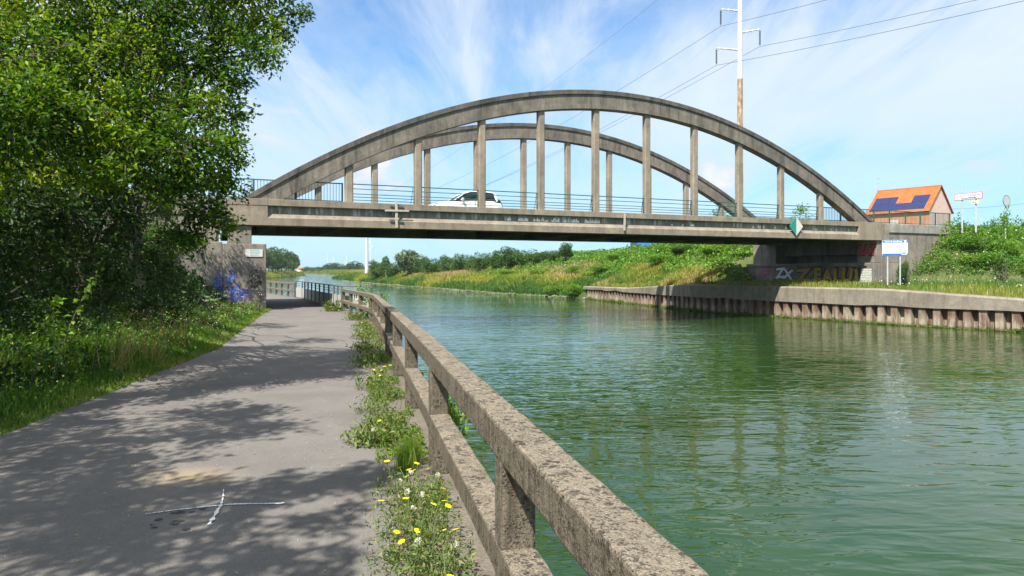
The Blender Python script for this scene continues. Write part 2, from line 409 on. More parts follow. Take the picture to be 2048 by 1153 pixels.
far = np.array([(-6000, 764, -.3), (6000, 764, -.3), (9000, 9000, -.3), (-9000, 9000, -.3)], float)
V = np.concatenate([vl, vr, far]); Fc = np.concatenate([fl, fr + len(vl), [[len(vl)+len(vr)+k for k in range(4)]]])
g = np_mesh('ground', V, Fc, M['ground'], smooth=False); tag(g, kind='structure')
w = MB(); w.add([(-420, -60, WATER_Z), (120, -60, WATER_Z), (120, 775, WATER_Z), (-420, 775, WATER_Z)], [(0, 1, 2, 3)])
tag(w.build('water', M['water']), kind='structure')

def strip(name, mat, left, right, Y, lift, nx=6, jag=0.0, seed=0):
    vs = []; fs = []
    for i, y in enumerate(Y):
        jl = (float(fbm(y*1.7+seed, 3.1, 3))-.5)*jag*2; jr = (float(fbm(y*1.9+seed, 9.7, 3))-.5)*jag*2
        a, b = float(left(y))+jl, float(right(y))+jr
        for k in range(nx+1):
            x = a+(b-a)*k/nx; vs.append((x, y, float(h_left(np.array(x), np.array(y)))*0 + float(zp(y)) + lift))
        if i:
            for k in range(nx): p = (i-1)*(nx+1)+k; fs.append((p, p+1, p+nx+2, p+nx+1))
    m = MB(); m.add(vs, fs); return tag(m.build(name, mat), kind='structure')
YS = list(np.arange(-8, 60, .25))
strip('path', M['asphalt'], path_l, lambda y: rail_x(y) - .37, YS, .010, 8, .14)
strip('gravel_edge', M['soil'], lambda y: rail_x(y) - .75, lambda y: rail_x(y) + .22, YS, .005, 3)
m = MB()
for i in range(len(YS)-1):
    for k, (y) in enumerate((YS[i],)):
        a, b = float(xl(YS[i])), float(xl(YS[i+1])); z0, z1 = float(zp(YS[i])), float(zp(YS[i+1]))
        m.add([(a+.01, YS[i], z0-.01), (b+.01, YS[i+1], z1-.01), (b+.01, YS[i+1], -2.4), (a+.01, YS[i], -2.4)], [(0, 1, 2, 3)])
o = m.build('bank_wall', M['wall']); tag(o, 'plain concrete bank wall below the roadside rail along the water', 'canal wall')

# painted cross and tar spots on the path
def stroke(pts, w0, w1):
    mb = MB(); n = len(pts); vs = []
    for i, p in enumerate(pts):
        d = (pts[min(i+1, n-1)] - pts[max(0, i-1)]); d.z = 0; d.normalize(); s = Vector((-d.y, d.x, 0))
        wd = (w0+(w1-w0)*i/(n-1))*(.55+.9*random.random())/2
        vs += [p + s*wd*(.6+.8*random.random()), p - s*wd*(.6+.8*random.random())]
    mb.add(vs, [(2*i, 2*i+1, 2*i+3, 2*i+2) for i in range(n-1)]); return mb
def ong(px, py, lift=.016):
    Y = EYE*F/(py-HY)
    for _ in range(4): Y = (EYE-float(zp(Y)))*F/(py-HY)
    p = at(px, py, Y); p.z = float(zp(Y))+lift; return p
def spray():
    m = NT('white_spray_paint'); v = m.coord(); n = m.noise(v, 70, 4, .8)
    c = m.mix(m.ramp(n, [(.38, 1), (.54, 0)]), (.8, .8, .78), (.17, .155, .145))
    return m.fin(c, .85, m.bump(n, .4, .006), 0, .2)
M['spray'] = spray()
cross = empty('paint_marking', ong(447, 1012), 0, 'thin hand sprayed white cross on the grey path in tree shade', 'road marking')
def poly(a, n=26): # resampled px polyline on path
    out = []; a = np.array(a, float); t = np.linspace(0, len(a)-1, n)
    for k in t: out.append(ong(np.interp(k, range(len(a)), a[:, 0]), np.interp(k, range(len(a)), a[:, 1])) - cross.location)
    return out
stroke(poly([(290, 1033), (340, 1026), (400, 1019), (460, 1013), (568, 1011)], 40), .015, .02).build('stroke', M['spray'], cross, recalc=False)
q = stroke(poly([(447, 984), (446, 1000), (442, 1015), (430, 1035), (418, 1055)], 26), .011, .021); q.v = [(a, b, c+.003) for a, b, c in q.v]
q.build('stroke', M['spray'], cross, recalc=False)
M['tar'] = plain('tar', (.03, .03, .031), .6)
t = MB()
for px, py, r in [(317, 1043, .045), (353, 1049, .07), (360, 1028, .05), (384, 1028, .035), (405, 1022, .03), (309, 1059, .03), (372, 1064, .05), (345, 1030, .03), (303, 1054, .02)]:
    c = ong(px, py, .014); k = 9
    t.add([c + Vector((math.cos(2*math.pi*i/k)*r*random.uniform(.3, 1.1)*.9, math.sin(2*math.pi*i/k)*r*random.uniform(.3, 1.1)*.7, 0)) for i in range(k)], [tuple(range(k))])
tag(t.build('tar_spots', M['tar'], recalc=False), kind='structure')

# ------------------------------------------------------------------ concrete rail along the path
def rail_pt(y, dx=0): return Vector((float(rail_x(y))+dx, y, float(zp(y))))
def concrete_rail(ys_posts, label, Ysamp, group):
    root = empty('concrete_railing', rail_pt(ys_posts[0]), 0, label, 'railing', group)
    o = root.location
    def sweep(z0, z1, w=.155, jit=.0025):
        mb = MB(); vs = []; fs = []; n = 0
        for i, y in enumerate(Ysamp):
            a = rail_pt(y); b = rail_pt(min(y+.3, 200)) - rail_pt(y-.3); b.z = 0; b.normalize(); s = Vector((b.y, -b.x, 0))
            j = lambda: random.uniform(-jit, jit)
            for dx, z in ((0, z0), (w, z0), (w, z1), (0, z1)): vs.append(a - o + s*(dx+j()) + Vector((0, 0, z+j())))
            if i:
                for k in range(4): fs.append((4*(i-1)+k, 4*(i-1)+(k+1)%4, 4*i+(k+1)%4, 4*i+k))
        fs += [(0, 1, 2, 3), tuple(4*(len(Ysamp)-1)+k for k in (3, 2, 1, 0))]
        mb.add(vs, fs); return mb
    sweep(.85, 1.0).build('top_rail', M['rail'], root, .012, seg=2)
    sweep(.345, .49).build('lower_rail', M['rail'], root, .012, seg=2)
    for y in ys_posts:
        a = rail_pt(y); b = rail_pt(y+.3)-rail_pt(y-.3); b.z = 0; b.normalize(); s = Vector((b.y, -b.x, 0)); mb = MB()
        P = []
        for z in (-.3, .86):
            for i, j in ((-.075, .004), (.075, .004), (.075, .15), (-.075, .15)): P.append(a - o + b*i + s*j + Vector((0, 0, z)))
        mb.add(P, [(0, 3, 2, 1), (4, 5, 6, 7), (0, 1, 5, 4), (1, 2, 6, 5), (2, 3, 7, 6), (3, 0, 4, 7)])
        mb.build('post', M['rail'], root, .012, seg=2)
    return root
yp = [.25, 2.96] + [5.68 + 2.72*k for k in range(7)]
concrete_rail(yp + [23.3, 24.6, 27.2, 29.8, 32.2], 'long weathered concrete post and rail barrier running from foreground to the bend by water', list(np.arange(-1.5, 9, .09)) + list(np.arange(9, 22.9, .35)) + list(np.arange(23, 25.6, .2)) + list(np.arange(25.8, 32.4, .6)) + [32.4], 'concrete post and rail barriers')
concrete_rail([48.3, 50.2, 52.2, 54.2, 56.4, 59], 'short far stretch of concrete post and rail seen past the graffiti covered wall', list(np.arange(48.2, 59.2, .6)), 'concrete post and rail barriers')

# steel fence under the bridge
def steel_fence():
    ys = [32.55, 33.6] + list(np.linspace(34.6, 45.2, 8)) + [46.4, 48.0]
    root = empty('steel_fence', rail_pt(32.55), 0, 'grey steel sheet fence with open top bars under the bridge', 'fence'); o = root.location
    posts, seg = [], []
    for i, y in enumerate(ys):
        a = rail_pt(y, .06) - o
        b = MB(); b.bar(a, a+Vector((0, 0, 1.1)), .07, .07); b.build('post', M['dark_metal'], root)
    for i in range(len(ys)-1):
        a, c = rail_pt(ys[i], .06)-o, rail_pt(ys[i+1], .06)-o
        d = (c-a).normalized()*.04
        b = MB(); b.bar(a+d+Vector((0, 0, .36)), c-d+Vector((0, 0, .36)), .02, .62); b.build('sheet_panel', M['fence_panel'], root)
    b = MB(); pts = [rail_pt(y, .06)-o for y in ys]
    for h, r in ((1.1, .03), (.95, .014), (.82, .014)):
        b.tube([p+Vector((0, 0, h)) for p in pts], r, 6)
    # short return of the handrail towards the water at the near end
    e = pts[0]; b.tube([e+Vector((0, 0, 1.1)), e+Vector((1.5, -.6, 1.1)), e+Vector((1.5, -.6, 0))], .03, 6)
    b.build('handrail', M['dark_metal'], root)
    b = MB(); b.bar(e+Vector((.1, -.06, .36)), e+Vector((1.45, -.58, .36)), .02, .62); b.build('sheet_panel', M['fence_panel'], root)
steel_fence()

# ------------------------------------------------------------------ arch bridge
S, ZT, ZB, W = 3.59, 4.93, 3.70, 10.3
bridge = empty('arch_bridge', (OX, OY, 0), BROT, 'long brown grey concrete bowstring arch bridge spanning the canal', 'bridge')
bridge.scale = (KU, 1, 1)
def z_out(u): q = (u/S-4.5)/5.9; return ZT + 6.94*(1-q*q)
def z_in(u): q = (u/S-4.5)/5.4; return ZT + 5.9*(1-q*q)
def side(vf):  # v coordinate measured from a face, mirrored for the far side
    return (lambda t: t) if vf == 0 else (lambda t: W - t)
def arch(vf):
    s = side(vf); mb = MB(); us = np.linspace((4.5-5.9)*S, (4.5+5.9)*S, 72)
    def sect(lo, hi, a, b):
        vs = []; fs = []
        for i, u in enumerate(us):
            l, h = max(lo(u), ZT-.06), max(hi(u), ZT-.05)
            vs += [(u, s(a), l), (u, s(b), l), (u, s(b), h), (u, s(a), h)]
            if i:
                for k in range(4): fs.append((4*(i-1)+k, 4*(i-1)+(k+1)%4, 4*i+(k+1)%4, 4*i+k))
        fs += [(0, 1, 2, 3), tuple(4*(len(us)-1)+k for k in (3, 2, 1, 0))]; mb.add(vs, fs)
    sl = lambda u: math.sqrt(1+(2*6.94*((u/S-4.5)/5.9)/(5.9*S))**2)
    sect(z_in, lambda u: z_out(u)-.24*sl(u), .02, .56)
    mb.cur = 1; sect(lambda u: z_out(u)-.24*sl(u), z_out, -.05, .63); mb.cur = 0
    sect(lambda u: z_in(u)-.01, lambda u: z_in(u)+.22*sl(u), -.005, .585)
    mb.build('arch', [M['arch'], M['arch_top']], bridge, .015)
for vf in (0, 1):
    s = side(vf); arch(vf)
    g = MB(); g.cur = 0
    prof = [(-.12, ZB), (-.12, 4.06), (-.04, 4.11), (.07, 4.26), (.07, 4.62), (-.12, 4.62), (-.12, ZT), (.75, ZT), (.75, ZB)]
    g.prism([(s(a), b) for a, b in prof], -3.9, 35.6)
    for a, b in ((-5.7, -3.9), (35.6, 38.1)):
        g.box(a, b, min(s(-.115), s(.75)), max(s(-.115), s(.75)), ZB, 4.61 if a < 0 else ZT-.003)
        if a < 0: g.box(a, b, min(s(-.13), s(.74)), max(s(-.13), s(.74)), 4.615, ZT+.003)
    g.build('edge_girder', M['bridge'], bridge, .012)
    r = MB(); a, b = s(.065), s(.069); r.box(-3.88, 35.58, min(a, b), max(a, b), 4.27, 4.617); r.build('girder_recess', M['recess'], bridge)
    for i in range(10):
        h = MB(); u = i*S; zt = z_in(u)+.1
        h.box(u-.195, u+.195, min(s(.1), s(.46)), max(s(.1), s(.46)), ZT-.02, zt); h.build('hanger', M['bridge'], bridge, .05)
    for i in range(9):
        b = MB(); u0, u1 = i*S+.19, (i+1)*S-.23; v = s(.24)
        for hh, r in ((.92, .028), (.69, .02), (.44, .02), (.29, .02), (.14, .02)):
            b.tube([(u0, v, ZT+hh), (u1+.14*hh, v, ZT+hh)], r, 6)
        for du in (0, -.16): b.bar((u1+du, v+.03, ZT), (u1+du+.13, v+.03, ZT+.92), .03, .02, (1, 0, 0))
        b.build('guard_rail', M['green_metal'], bridge)
    def bars(u0, u1, v, name, posts=None):
        b = MB(); b.bar((u0, v, ZT+.97), (u1, v, ZT+.97), .06, .05); b.bar((u0, v, ZT+.1), (u1, v, ZT+.1), .04, .03)
        n = int((u1-u0)/.145)
        for k in range(n+1):
            u = u0+(u1-u0)*k/n; b.bar((u, v, ZT), (u, v, ZT+.96), .022, .022, (1, 0, 0))
        for u in (posts if posts is not None else (u0, u1)): b.bar((u, v, ZT-.05), (u, v, ZT+1.0), .07, .07, (1, 0, 0))
        return b.build(name, M['green_metal'], bridge)
    bars(-2.5, -.25, s(.72), 'baluster_panel'); bars(9*S+.25, 9*S+2.5, s(.72), 'baluster_panel')
    bars(-24, -2.55, s(.72), 'parapet_railing', np.arange(-24, -2.5, 1.95)); bars(34.8, 46.6, s(.72), 'parapet_railing', np.arange(34.8, 46.7, 1.685))
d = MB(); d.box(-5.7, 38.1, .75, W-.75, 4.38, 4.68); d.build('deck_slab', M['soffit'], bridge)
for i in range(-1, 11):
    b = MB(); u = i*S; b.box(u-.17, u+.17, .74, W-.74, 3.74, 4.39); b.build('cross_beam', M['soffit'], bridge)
# left abutment
ab = MB(); ab.box(-5.9, -3.96, -.02, 11, -1.2, 2.85); ab.box(-26, -5.9, -.02, 11, -1.2, 2.92)
ab.box(-5.66, -4.62, .0, .8, 2.84, ZB); ab.box(-26, -6.05, .0, 11, 2.91, 3.6)
abl = ab.build('abutment', M['wall'], bridge, .03)
wl = MB(); wl.box(-26, -5.72, .02, .7, 3.6, ZT-.04); wl.box(-26, -5.72, -.03, .72, 4.10, ZT); wl.build('wing_wall', M['wall'], bridge, .02)
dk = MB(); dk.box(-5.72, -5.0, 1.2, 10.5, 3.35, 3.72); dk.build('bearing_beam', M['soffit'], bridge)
# right abutment
ab = MB(); ab.box(37.2, 40, 0, 12.2, -.3, 2.10); ab.box(37.1, 40, .5, 12.3, 1.90, 2.14)
ab.box(37.6, 39.8, .02, 1.65, 2.12, ZB); ab.box(37.5, 39.8, 9.3, 11.9, 2.12, ZB+.2)
ab.box(38.3, 39.8, 1.6, 9.4, 2.75, 4.3); ab.box(39.5, 39.9, 1.6, 9.4, 2.1, 2.8)
abr = ab.build('abutment', M['wall'], bridge, .03)
wr = MB(); wr.box(38.1, 45.6, .06, .6, -.3, ZT-.62); wr.box(37.95, 38.75, -.1, .62, -.3, ZT-.06)
wr.build('wing_wall', M['wall'], bridge, .02)
pr = MB(); poly_ = [(38.8, ZT-.66), (45.2, ZT-.66), (45.55, ZT-.5), (45.6, ZT-.25), (45.45, ZT-.08), (45.2, ZT-.03), (38.8, ZT-.03)]
pr.prism([(a, b) for a, b in poly_], -.02, .64, 'xz_y'); pr.build('parapet', M['wallpale'], bridge, .02)
rd = MB(); rd.box(-60, 160, 1.6, W-1.6, 4.66, 4.72)
tag(rd.build('road', M['asphalt']), kind='structure'); rdo = bpy.data.objects['road']; rdo.location = (OX, OY, 0); rdo.rotation_euler = (0, 0, BROT)

# graffiti (paint on the walls: sub-parts of the abutments)
def text(name, body, size, mat, parent, mtx, offset=0.0, ext=.004, align='CENTER', sx=1.0, shear=0.0):
    c = bpy.data.curves.new(name, 'FONT'); c.body = body; c.size = size; c.offset = offset; c.extrude = ext
    c.align_x = align; c.align_y = 'CENTER'; c.shear = shear; c.resolution_u = 3
    tmp = bpy.data.objects.new(name, c); COL.objects.link(tmp); bpy.context.view_layer.update()
    me = bpy.data.meshes.new_from_object(tmp.evaluated_get(bpy.context.evaluated_depsgraph_get())); bpy.data.objects.remove(tmp); bpy.data.curves.remove(c)
    me.materials.clear(); me.materials.append(mat); me.name = name
    o = bpy.data.objects.new(name, me); COL.objects.link(o); o.parent = parent
    o.matrix_local = mtx @ Matrix.Diagonal((sx, 1, 1, 1)); return o
def face_u(u, v, z, roll=0):   # text on a wall facing the canal from the right bank (-u), reading along -v
    return Matrix.Translation((u, v, z)) @ Matrix(((0, 0, -1, 0), (-1, 0, 0, 0), (0, 1, 0, 0), (0, 0, 0, 1))) @ Matrix.Rotation(roll, 4, 'Z')
def face_v(u, v, z, roll=0):   # text on a wall facing the camera (-v), reading along +u
    return Matrix.Translation((u, v, z)) @ Matrix(((1, 0, 0, 0), (0, 0, -1, 0), (0, 1, 0, 0), (0, 0, 0, 1))) @ Matrix.Rotation(roll, 4, 'Z')
M['g_gold'] = plain('gold_spray', (.42, .25, .03), .6, 0, .3, .3, 4); M['g_silver'] = plain('silver_spray', (.55, .57, .6), .5, .1, .4, .1, 4)
M['g_red'] = plain('red_spray', (.5, .07, .09), .6, 0, .3, .25, 5); M['g_blue'] = plain('blue_spray', (.05, .085, .32), .6, 0, .3, .6, 3)
M['g_violet'] = plain('violet_spray', (.1, .08, .4), .6, 0, .3, .5, 3); M['g_pink'] = plain('faded_pink_spray', (.3, .12, .16), .7, 0, .3, .3, 3)
M['g_lblue'] = plain('pale_blue_spray', (.14, .2, .5), .6, 0, .3, .3, 5)
def fade(mat, scale=5, lo=.42, hi=.55):
    nt_ = mat.node_tree; b_ = nt_.nodes['Principled BSDF']; o_ = nt_.nodes['Material Output']
    tcn = nt_.nodes.new('ShaderNodeTexCoord'); nn = nt_.nodes.new('ShaderNodeTexNoise'); nn.inputs['Scale'].default_value = scale; nn.inputs['Detail'].default_value = 5
    nt_.links.new(tcn.outputs['Object'], nn.inputs['Vector']); rp = nt_.nodes.new('ShaderNodeMapRange'); rp.inputs['From Min'].default_value = lo; rp.inputs['From Max'].default_value = hi
    nt_.links.new(nn.outputs['Fac'], rp.inputs['Value']); tr = nt_.nodes.new('ShaderNodeBsdfTransparent'); mx = nt_.nodes.new('ShaderNodeMixShader')
    nt_.links.new(rp.outputs[0], mx.inputs[0]); nt_.links.new(tr.outputs[0], mx.inputs[1]); nt_.links.new(b_.outputs[0], mx.inputs[2]); nt_.links.new(mx.outputs[0], o_.inputs['Surface'])
for k_ in ('g_blue', 'g_violet', 'g_lblue', 'g_pink'): fade(M[k_], 4.5)
M['g_green'] = plain('green_spray', (.05, .25, .08), .6, 0, .3, .2, 4)
def graf(body, size, u, v, z, fill, sx, off=.05, roll=0, outline='black_paint'):
    st_ = size*.66*sx; n_ = len(body); random.seed(len(body)*7+int(v*10))
    for i_, ch in enumerate(body):
        vv = v + (n_-1)*st_/2 - i_*st_; r_ = roll + R(random.uniform(-9, 9)); sz = size*random.uniform(.92, 1.16); dz = random.uniform(-.06, .06)
        text('graffiti', ch, sz, M[outline], abr, face_u(u-.012-.002*i_, vv, z+dz, r_), off*1.9, .0008, sx=sx, shear=random.uniform(-.1, .25))
        text('graffiti', ch, sz, M[fill], abr, face_u(u-.026-.002*i_, vv, z+dz, r_), off*.8, .0008, sx=sx, shear=0 if False else random.uniform(-.02, .12))
graf('ZX', 1.05, 37.2, 8.15, 1.28, 'g_silver', 1.25, .06)
graf('Z', 1.35, 37.2, 6.2, 1.22, 'g_gold', 1.5, .07); graf('EALU', 1.3, 37.2, 3.5, 1.2, 'g_gold', 1.02, .085)
graf('l', 1.2, 37.2, 1.35, 1.15, 'g_gold', 1.3, .05)
graf('BAT', .95, 37.6, .84, 2.95, 'g_red', .8, .045, R(6))
def blob(mb, cx, cz, rx, rz, f, k=18, seed=0):
    random.seed(seed); P = []
    for i in range(k):
        a = 2*math.pi*i/k; q = random.uniform(.7, 1.15); P.append(f(cx+math.cos(a)*rx*q, cz+math.sin(a)*rz*q))
    mb.add(P, [tuple(range(k))])
fu = lambda du: (lambda a, z: (37.2-du, a, z))
b = MB(); blob(b, 10.1, 1.45, .9, .5, fu(.006), seed=4); b.build('graffiti', M['g_pink'], abr, recalc=False)
b = MB(); b.box(37.188, 37.196, .12, 1.0, .62, 1.72); b.build('graffiti', M['grey_white'], abr)
b = MB(); random.seed(3)
for r in range(6):
    v = .93
    while v > .2:
        l = random.uniform(.05, .16); b.tube([(37.182, v, 1.6-r*.17), (37.182, v-l*.5, 1.6-r*.17+random.uniform(-.04, .05)), (37.182, v-l, 1.6-r*.17)], .014, 4); v -= l+.05
b.build('graffiti', M['g_green'], abr)
# left abutment tags
fv = lambda dv: (lambda a, z: (a, -.02-dv, z))
for k, (mat, spec) in enumerate((('g_violet', [(-6.1, .55, .28, .5), (-5.0, .5, .25, .35), (-5.6, .2, .5, .2)]), ('g_blue', [(-5.95, 1.15, .16, .48), (-5.55, 1.25, .2, .42), (-5.42, .72, .3, .42), (-5.2, .4, .22, .35), (-6.2, .9, .1, .5)]), ('g_lblue', [(-5.5, 1.2, .1, .25), (-5.62, .85, .13, .18), (-6.02, 1.3, .06, .25)]))):
    b = MB()
    for j, (a, z, rx, rz) in enumerate(spec): blob(b, a, z, rx, rz, fv(.004+.004*k+.0007*j), seed=10*k+j)
    b.build('graffiti', M[mat], abl, recalc=False)
b = MB(); random.seed(9)
for k in range(7):
    c = (-4.55+random.uniform(-.25, .25), 1.25+random.uniform(-.3, .3)); r = random.uniform(.08, .2)
    b.tube([(c[0]+r*math.cos(t)*1.2, -.03, c[1]+r*math.sin(t*1.3)) for t in np.linspace(0, 6, 12)], .012, 4)
b.build('graffiti', M['black_paint'], abl)

b = MB(); random.seed(12)
for k in range(46):
    u_ = random.uniform(8.6, 14.6) if k < 30 else random.uniform(19, 35); w_ = random.uniform(.05, .16 if k < 30 else .09); h_ = random.uniform(.12, .3); n_ = 9; z_ = 4.285
    P_ = [(u_-w_, .0615-.0001*k, z_), (u_+w_, .0615-.0001*k, z_)] + [(u_+w_*(1-2*(j+.5)/n_)*random.uniform(.7, 1), .0615-.0001*k, z_+h_*random.uniform(.35, 1)) for j in range(n_)]
    b.add(P_, [tuple(range(len(P_)))])
b.build('lime_stain', M['limewash'], bridge, recalc=False)
# things fixed to the bridge
def b_empty(name, u, v, z, label, cat, group=None):
    x, y = bw(u, v); return empty(name, (x, y, z), BROT, label, cat, group)
pl = b_empty('wall_plate', -4.52, -.045, 2.42, 'small pale worn metal plate on the wall above the blue graffiti', 'sign')
b = MB(); b.prism([(-.38, -.13), (-.34, -.17), (.38, -.17), (.38, .17), (-.34, .17), (-.38, .13)], -.01, .01, 'xz_y'); b.build('plate', M['grey_white'], pl)
b = MB(); random.seed(5)
for r in range(4):
    x = -.16
    while x < .17: l = random.uniform(.03, .09); b.box(x, x+l, -.014, -.0105, .1-r*.075, .13-r*.075); x += l+.02
b.build('lettering', M['sign_teal'], pl)
dm = b_empty('diamond_sign', 29.6, -.2, 4.47, 'green and white diamond shaped navigation board hung on the edge girder', 'sign')
b = MB(); h = .62; b.prism([(0, -h), (0, h), (-.58, 0)], -.02, .02, 'xz_y'); b.build('green_half', M['green_sign'], dm)
b = MB(); b.prism([(0, -h), (.58, 0), (0, h)], -.021, .019, 'xz_y'); b.build('white_half', M['grey_white'], dm)
b = MB(); b.box(-.05, .05, .02, .1, -.5, .5); b.build('bracket', M['dark_metal'], dm)
cr = b_empty('sign_bracket', 2.33, -.2, 4.4, 'cross shaped timber sign bracket bolted to the left part of edge girder', 'bracket')
b = MB(); b.bar((0, 0, -.66), (-.03, 0, .68), .12, .05, (0, 1, 0)); b.build('post', M['timber'], cr)
b = MB(); b.bar((-.6, -.045, .17), (.62, -.045, .19), .035, .09); b.build('crossbar', M['timber'], cr)
for z in (.4, -.35):
    b = MB(); b.bar((-.32, .045, z), (.36, .045, z-.02), .04, .07); b.build('backing_plate', M['dark_metal'], cr)
b2 = b_empty('sign_bracket', 16.05, -.2, 4.42, 'single pale timber upright fixed to the middle of the edge girder', 'bracket')
b = MB(); b.bar((0, 0, -.52), (.03, 0, .46), .11, .05, (0, 1, 0)); b.build('post', M['timber'], b2)

# ------------------------------------------------------------------ quay on the right bank
def quay():
    root = empty('quay_wall', (float(xr(40.)), 40, 0), 0, 'concrete capped steel sheet pile quay wall on the far side of the canal', 'quay')
    o = root.location; Y = np.arange(8, 77.4, .3); pts = [Vector((float(xr(y)), y, 0)) for y in Y]
    # arc-length resample
    L = [0]
    for a, b in zip(pts, pts[1:]): L.append(L[-1]+(b-a).length)
    L = np.array(L); px = np.array([p.x for p in pts])
    def P(s): y = np.interp(s, L, Y); return Vector((float(np.interp(s, L, px)), float(y), 0))
    def frame(s):
        d = (P(min(s+.6, L[-1]))-P(max(s-.6, 0))).normalized(); return P(s), d, Vector((-d.y, d.x, 0))*1.0
    mb = MB(); vs = []; fs = []; S_ = np.arange(0, L[-1], .45); n = 6
    for i, s in enumerate(S_):
        p, d, nn = frame(s); nn = Vector((-d.y, d.x, 0)); nn = nn if nn.x < 0 else -nn  # towards the water
        zt = float(quay_top(p.y)); zb = -.48 + .05*float(fbm(s*.9, 2.2, 3)-.5) - .06*max(0, float(fbm(s*.35, 7., 3))-.62)*-8
        zb = min(zb, zt-.25); zt += .02*(float(fbm(s*1.3, 5.5, 3))-.5)
        prof = [(.14, zb), (.15, zt-.08), (.08, zt), (-.75, zt+.01), (-.75, zb), (-.1, zb)]
        for a, z in prof: vs.append(p + nn*a + Vector((0, 0, z)) - o)
        if i:
            for k in range(n): fs.append((n*(i-1)+k, n*(i-1)+(k+1)%n, n*i+(k+1)%n, n*i+k))
    mb.add(vs, fs); mb.build('concrete_cap', M['quay'], root)
    mb = MB(); vs = []; fs = []; s = 0; per = .74; i = 0
    cyc = [(0, 0), (.36, 0), (.43, -.32), (.67, -.32)]
    while s < L[-1]-1:
        for ds, dep in cyc:
            p, d, nn = frame(s+ds); nn = Vector((-d.y, d.x, 0)); nn = nn if nn.x < 0 else -nn
            q = p + nn*(dep+.04) - o; vs += [q+Vector((0, 0, WATER_Z-.5)), q+Vector((0, 0, -.42))]
            if i: fs.append((2*i-2, 2*i, 2*i+1, 2*i-1))
            i += 1
        s += per
    mb.add(vs, fs); mb.build('sheet_piling', M['pile'], root, recalc=False)
    # moss and weeds on the waterline
    N = 9000; ss = rng.random(N)*(L[-1]-1); base = []
    for q in ss:
        p, d, nn = frame(q); nn = Vector((-d.y, d.x, 0)); nn = nn if nn.x < 0 else -nn
        base.append(p + nn*rng.uniform(-.1, .2))
    base = np.array([tuple(b) for b in base]); cl = fbm(ss*.6, ss*0, 3)
    base[:, 2] = WATER_Z + rng.random(N)*(.05+.25*np.clip(cl-.4, 0, 1)*2)
    V, Fc, T = leaf_arrays(base, .05+.07*rng.random(N)+.12*(cl > .68)*rng.random(N), .6, up=.4)
    tag(np_mesh('waterline_moss', V, Fc, M['moss'], attrs={'tone': T}), kind='stuff')
quay()

# ------------------------------------------------------------------ car on the bridge
def loft(mb, secs, n=16, e=3.2):
    rings = []
    for x, hw, zb, zt in secs:
        cz, hz = (zb+zt)/2, (zt-zb)/2; r = []
        for k in range(n):
            a = 2*math.pi*(k+.5)/n; ca, sa = math.cos(a), math.sin(a)
            r.append((x, hw*math.copysign(abs(ca)**(2/e), ca), cz+hz*math.copysign(abs(sa)**(2/e), sa)))
        rings.append(r)
    fs = []
    for i in range(len(rings)-1):
        for k in range(n): fs.append((i*n+k, i*n+(k+1)%n, (i+1)*n+(k+1)%n, (i+1)*n+k))
    fs += [tuple(range(n)), tuple(range((len(rings)-1)*n, len(rings)*n))]
    mb.add([p for r in rings for p in r], fs)
def car():
    x, y, _ = at(930, 400, 42.6)
    root = empty('car', (x, y, 4.72), BROT, 'white sport utility car with dark windows crossing the bridge behind the railing', 'car')
    paint = NT('white_car_paint'); paint.fin((.8, .81, .82), .25, None, 0, .5); paint.b.inputs['Coat Weight'].default_value = .6
    glass = plain('tinted_glass', (.012, .016, .02), .06, 0, .6, .1); rub = plain('tyre_rubber', (.02, .02, .02), .8)
    b = MB(); loft(b, [(-2.2, .6, .42, .72), (-2.12, .78, .3, .86), (-1.75, .88, .24, .97), (-1.1, .92, .22, 1.06), (-.6, .93, .22, 1.1), (.6, .94, .22, 1.13), (1.6, .92, .24, 1.14), (2.05, .85, .3, 1.08), (2.2, .72, .42, .92)])
    b.build('body', paint.mat, root, smooth=True)
    b = MB(); loft(b, [(-.95, .78, 1.02, 1.1), (-.35, .74, 1.02, 1.5), (.1, .72, 1.02, 1.63), (.9, .71, 1.02, 1.66), (1.5, .69, 1.02, 1.6), (1.85, .7, 1.02, 1.36), (2.08, .74, 1.0, 1.1)], 16, 4)
    b.build('cabin', glass, root, smooth=True)
    b = MB(); loft(b, [(-.32, .70, 1.47, 1.53), (.1, .70, 1.57, 1.68), (.9, .70, 1.6, 1.71), (1.55, .68, 1.55, 1.66), (1.78, .62, 1.44, 1.52)], 16, 4); b.build('roof', paint.mat, root, smooth=True)
    for s_ in (-1, 1):
        b = MB(); b.bar((-.95, s_*.79, 1.08), (-.28, s_*.73, 1.52), .05, .06); b.build('pillar', paint.mat, root); b = MB(); b.bar((1.82, s_*.725, 1.1), (1.66, s_*.69, 1.5), .05, .13); b.build('pillar', paint.mat, root)
        b = MB(); loft(b, [(-.62, .03, 1.06, 1.14), (-.55, .1, 1.03, 1.2), (-.44, .1, 1.04, 1.19)], 10, 2.5); o = b.build('wing_mirror', paint.mat, root, smooth=True); o.location = (0, s_*1.0, 0)
        b = MB(); b.box(2.0, 2.17, s_*.6-.12, s_*.6+.12, .86, 1.0); b.build('tail_light', plain('red_lens', (.4, .01, .01), .2), root, .03)
        b = MB(); b.box(-2.17, -1.95, s_*.62-.13, s_*.62+.13, .72, .84); b.build('headlight', M['sign_white'], root, .03)
        for k in (.2, 1.1):
            b = MB(); b.box(k, k+.2, s_*.945-.015, s_*.945+.015, .95, .98); b.build('door_handle', M['grey_metal'], root)
        for wx in (-1.32, 1.38):
            b = MB(); b.tube([(wx, s_*.93, .34), (wx, s_*.72, .34)], .34, 20); wh = b.build('wheel', rub, root)
            b = MB(); b.tube([(wx, s_*.94, .34), (wx, s_*.9, .34)], .2, 14); b.build('rim', M['grey_metal'], wh)
car()

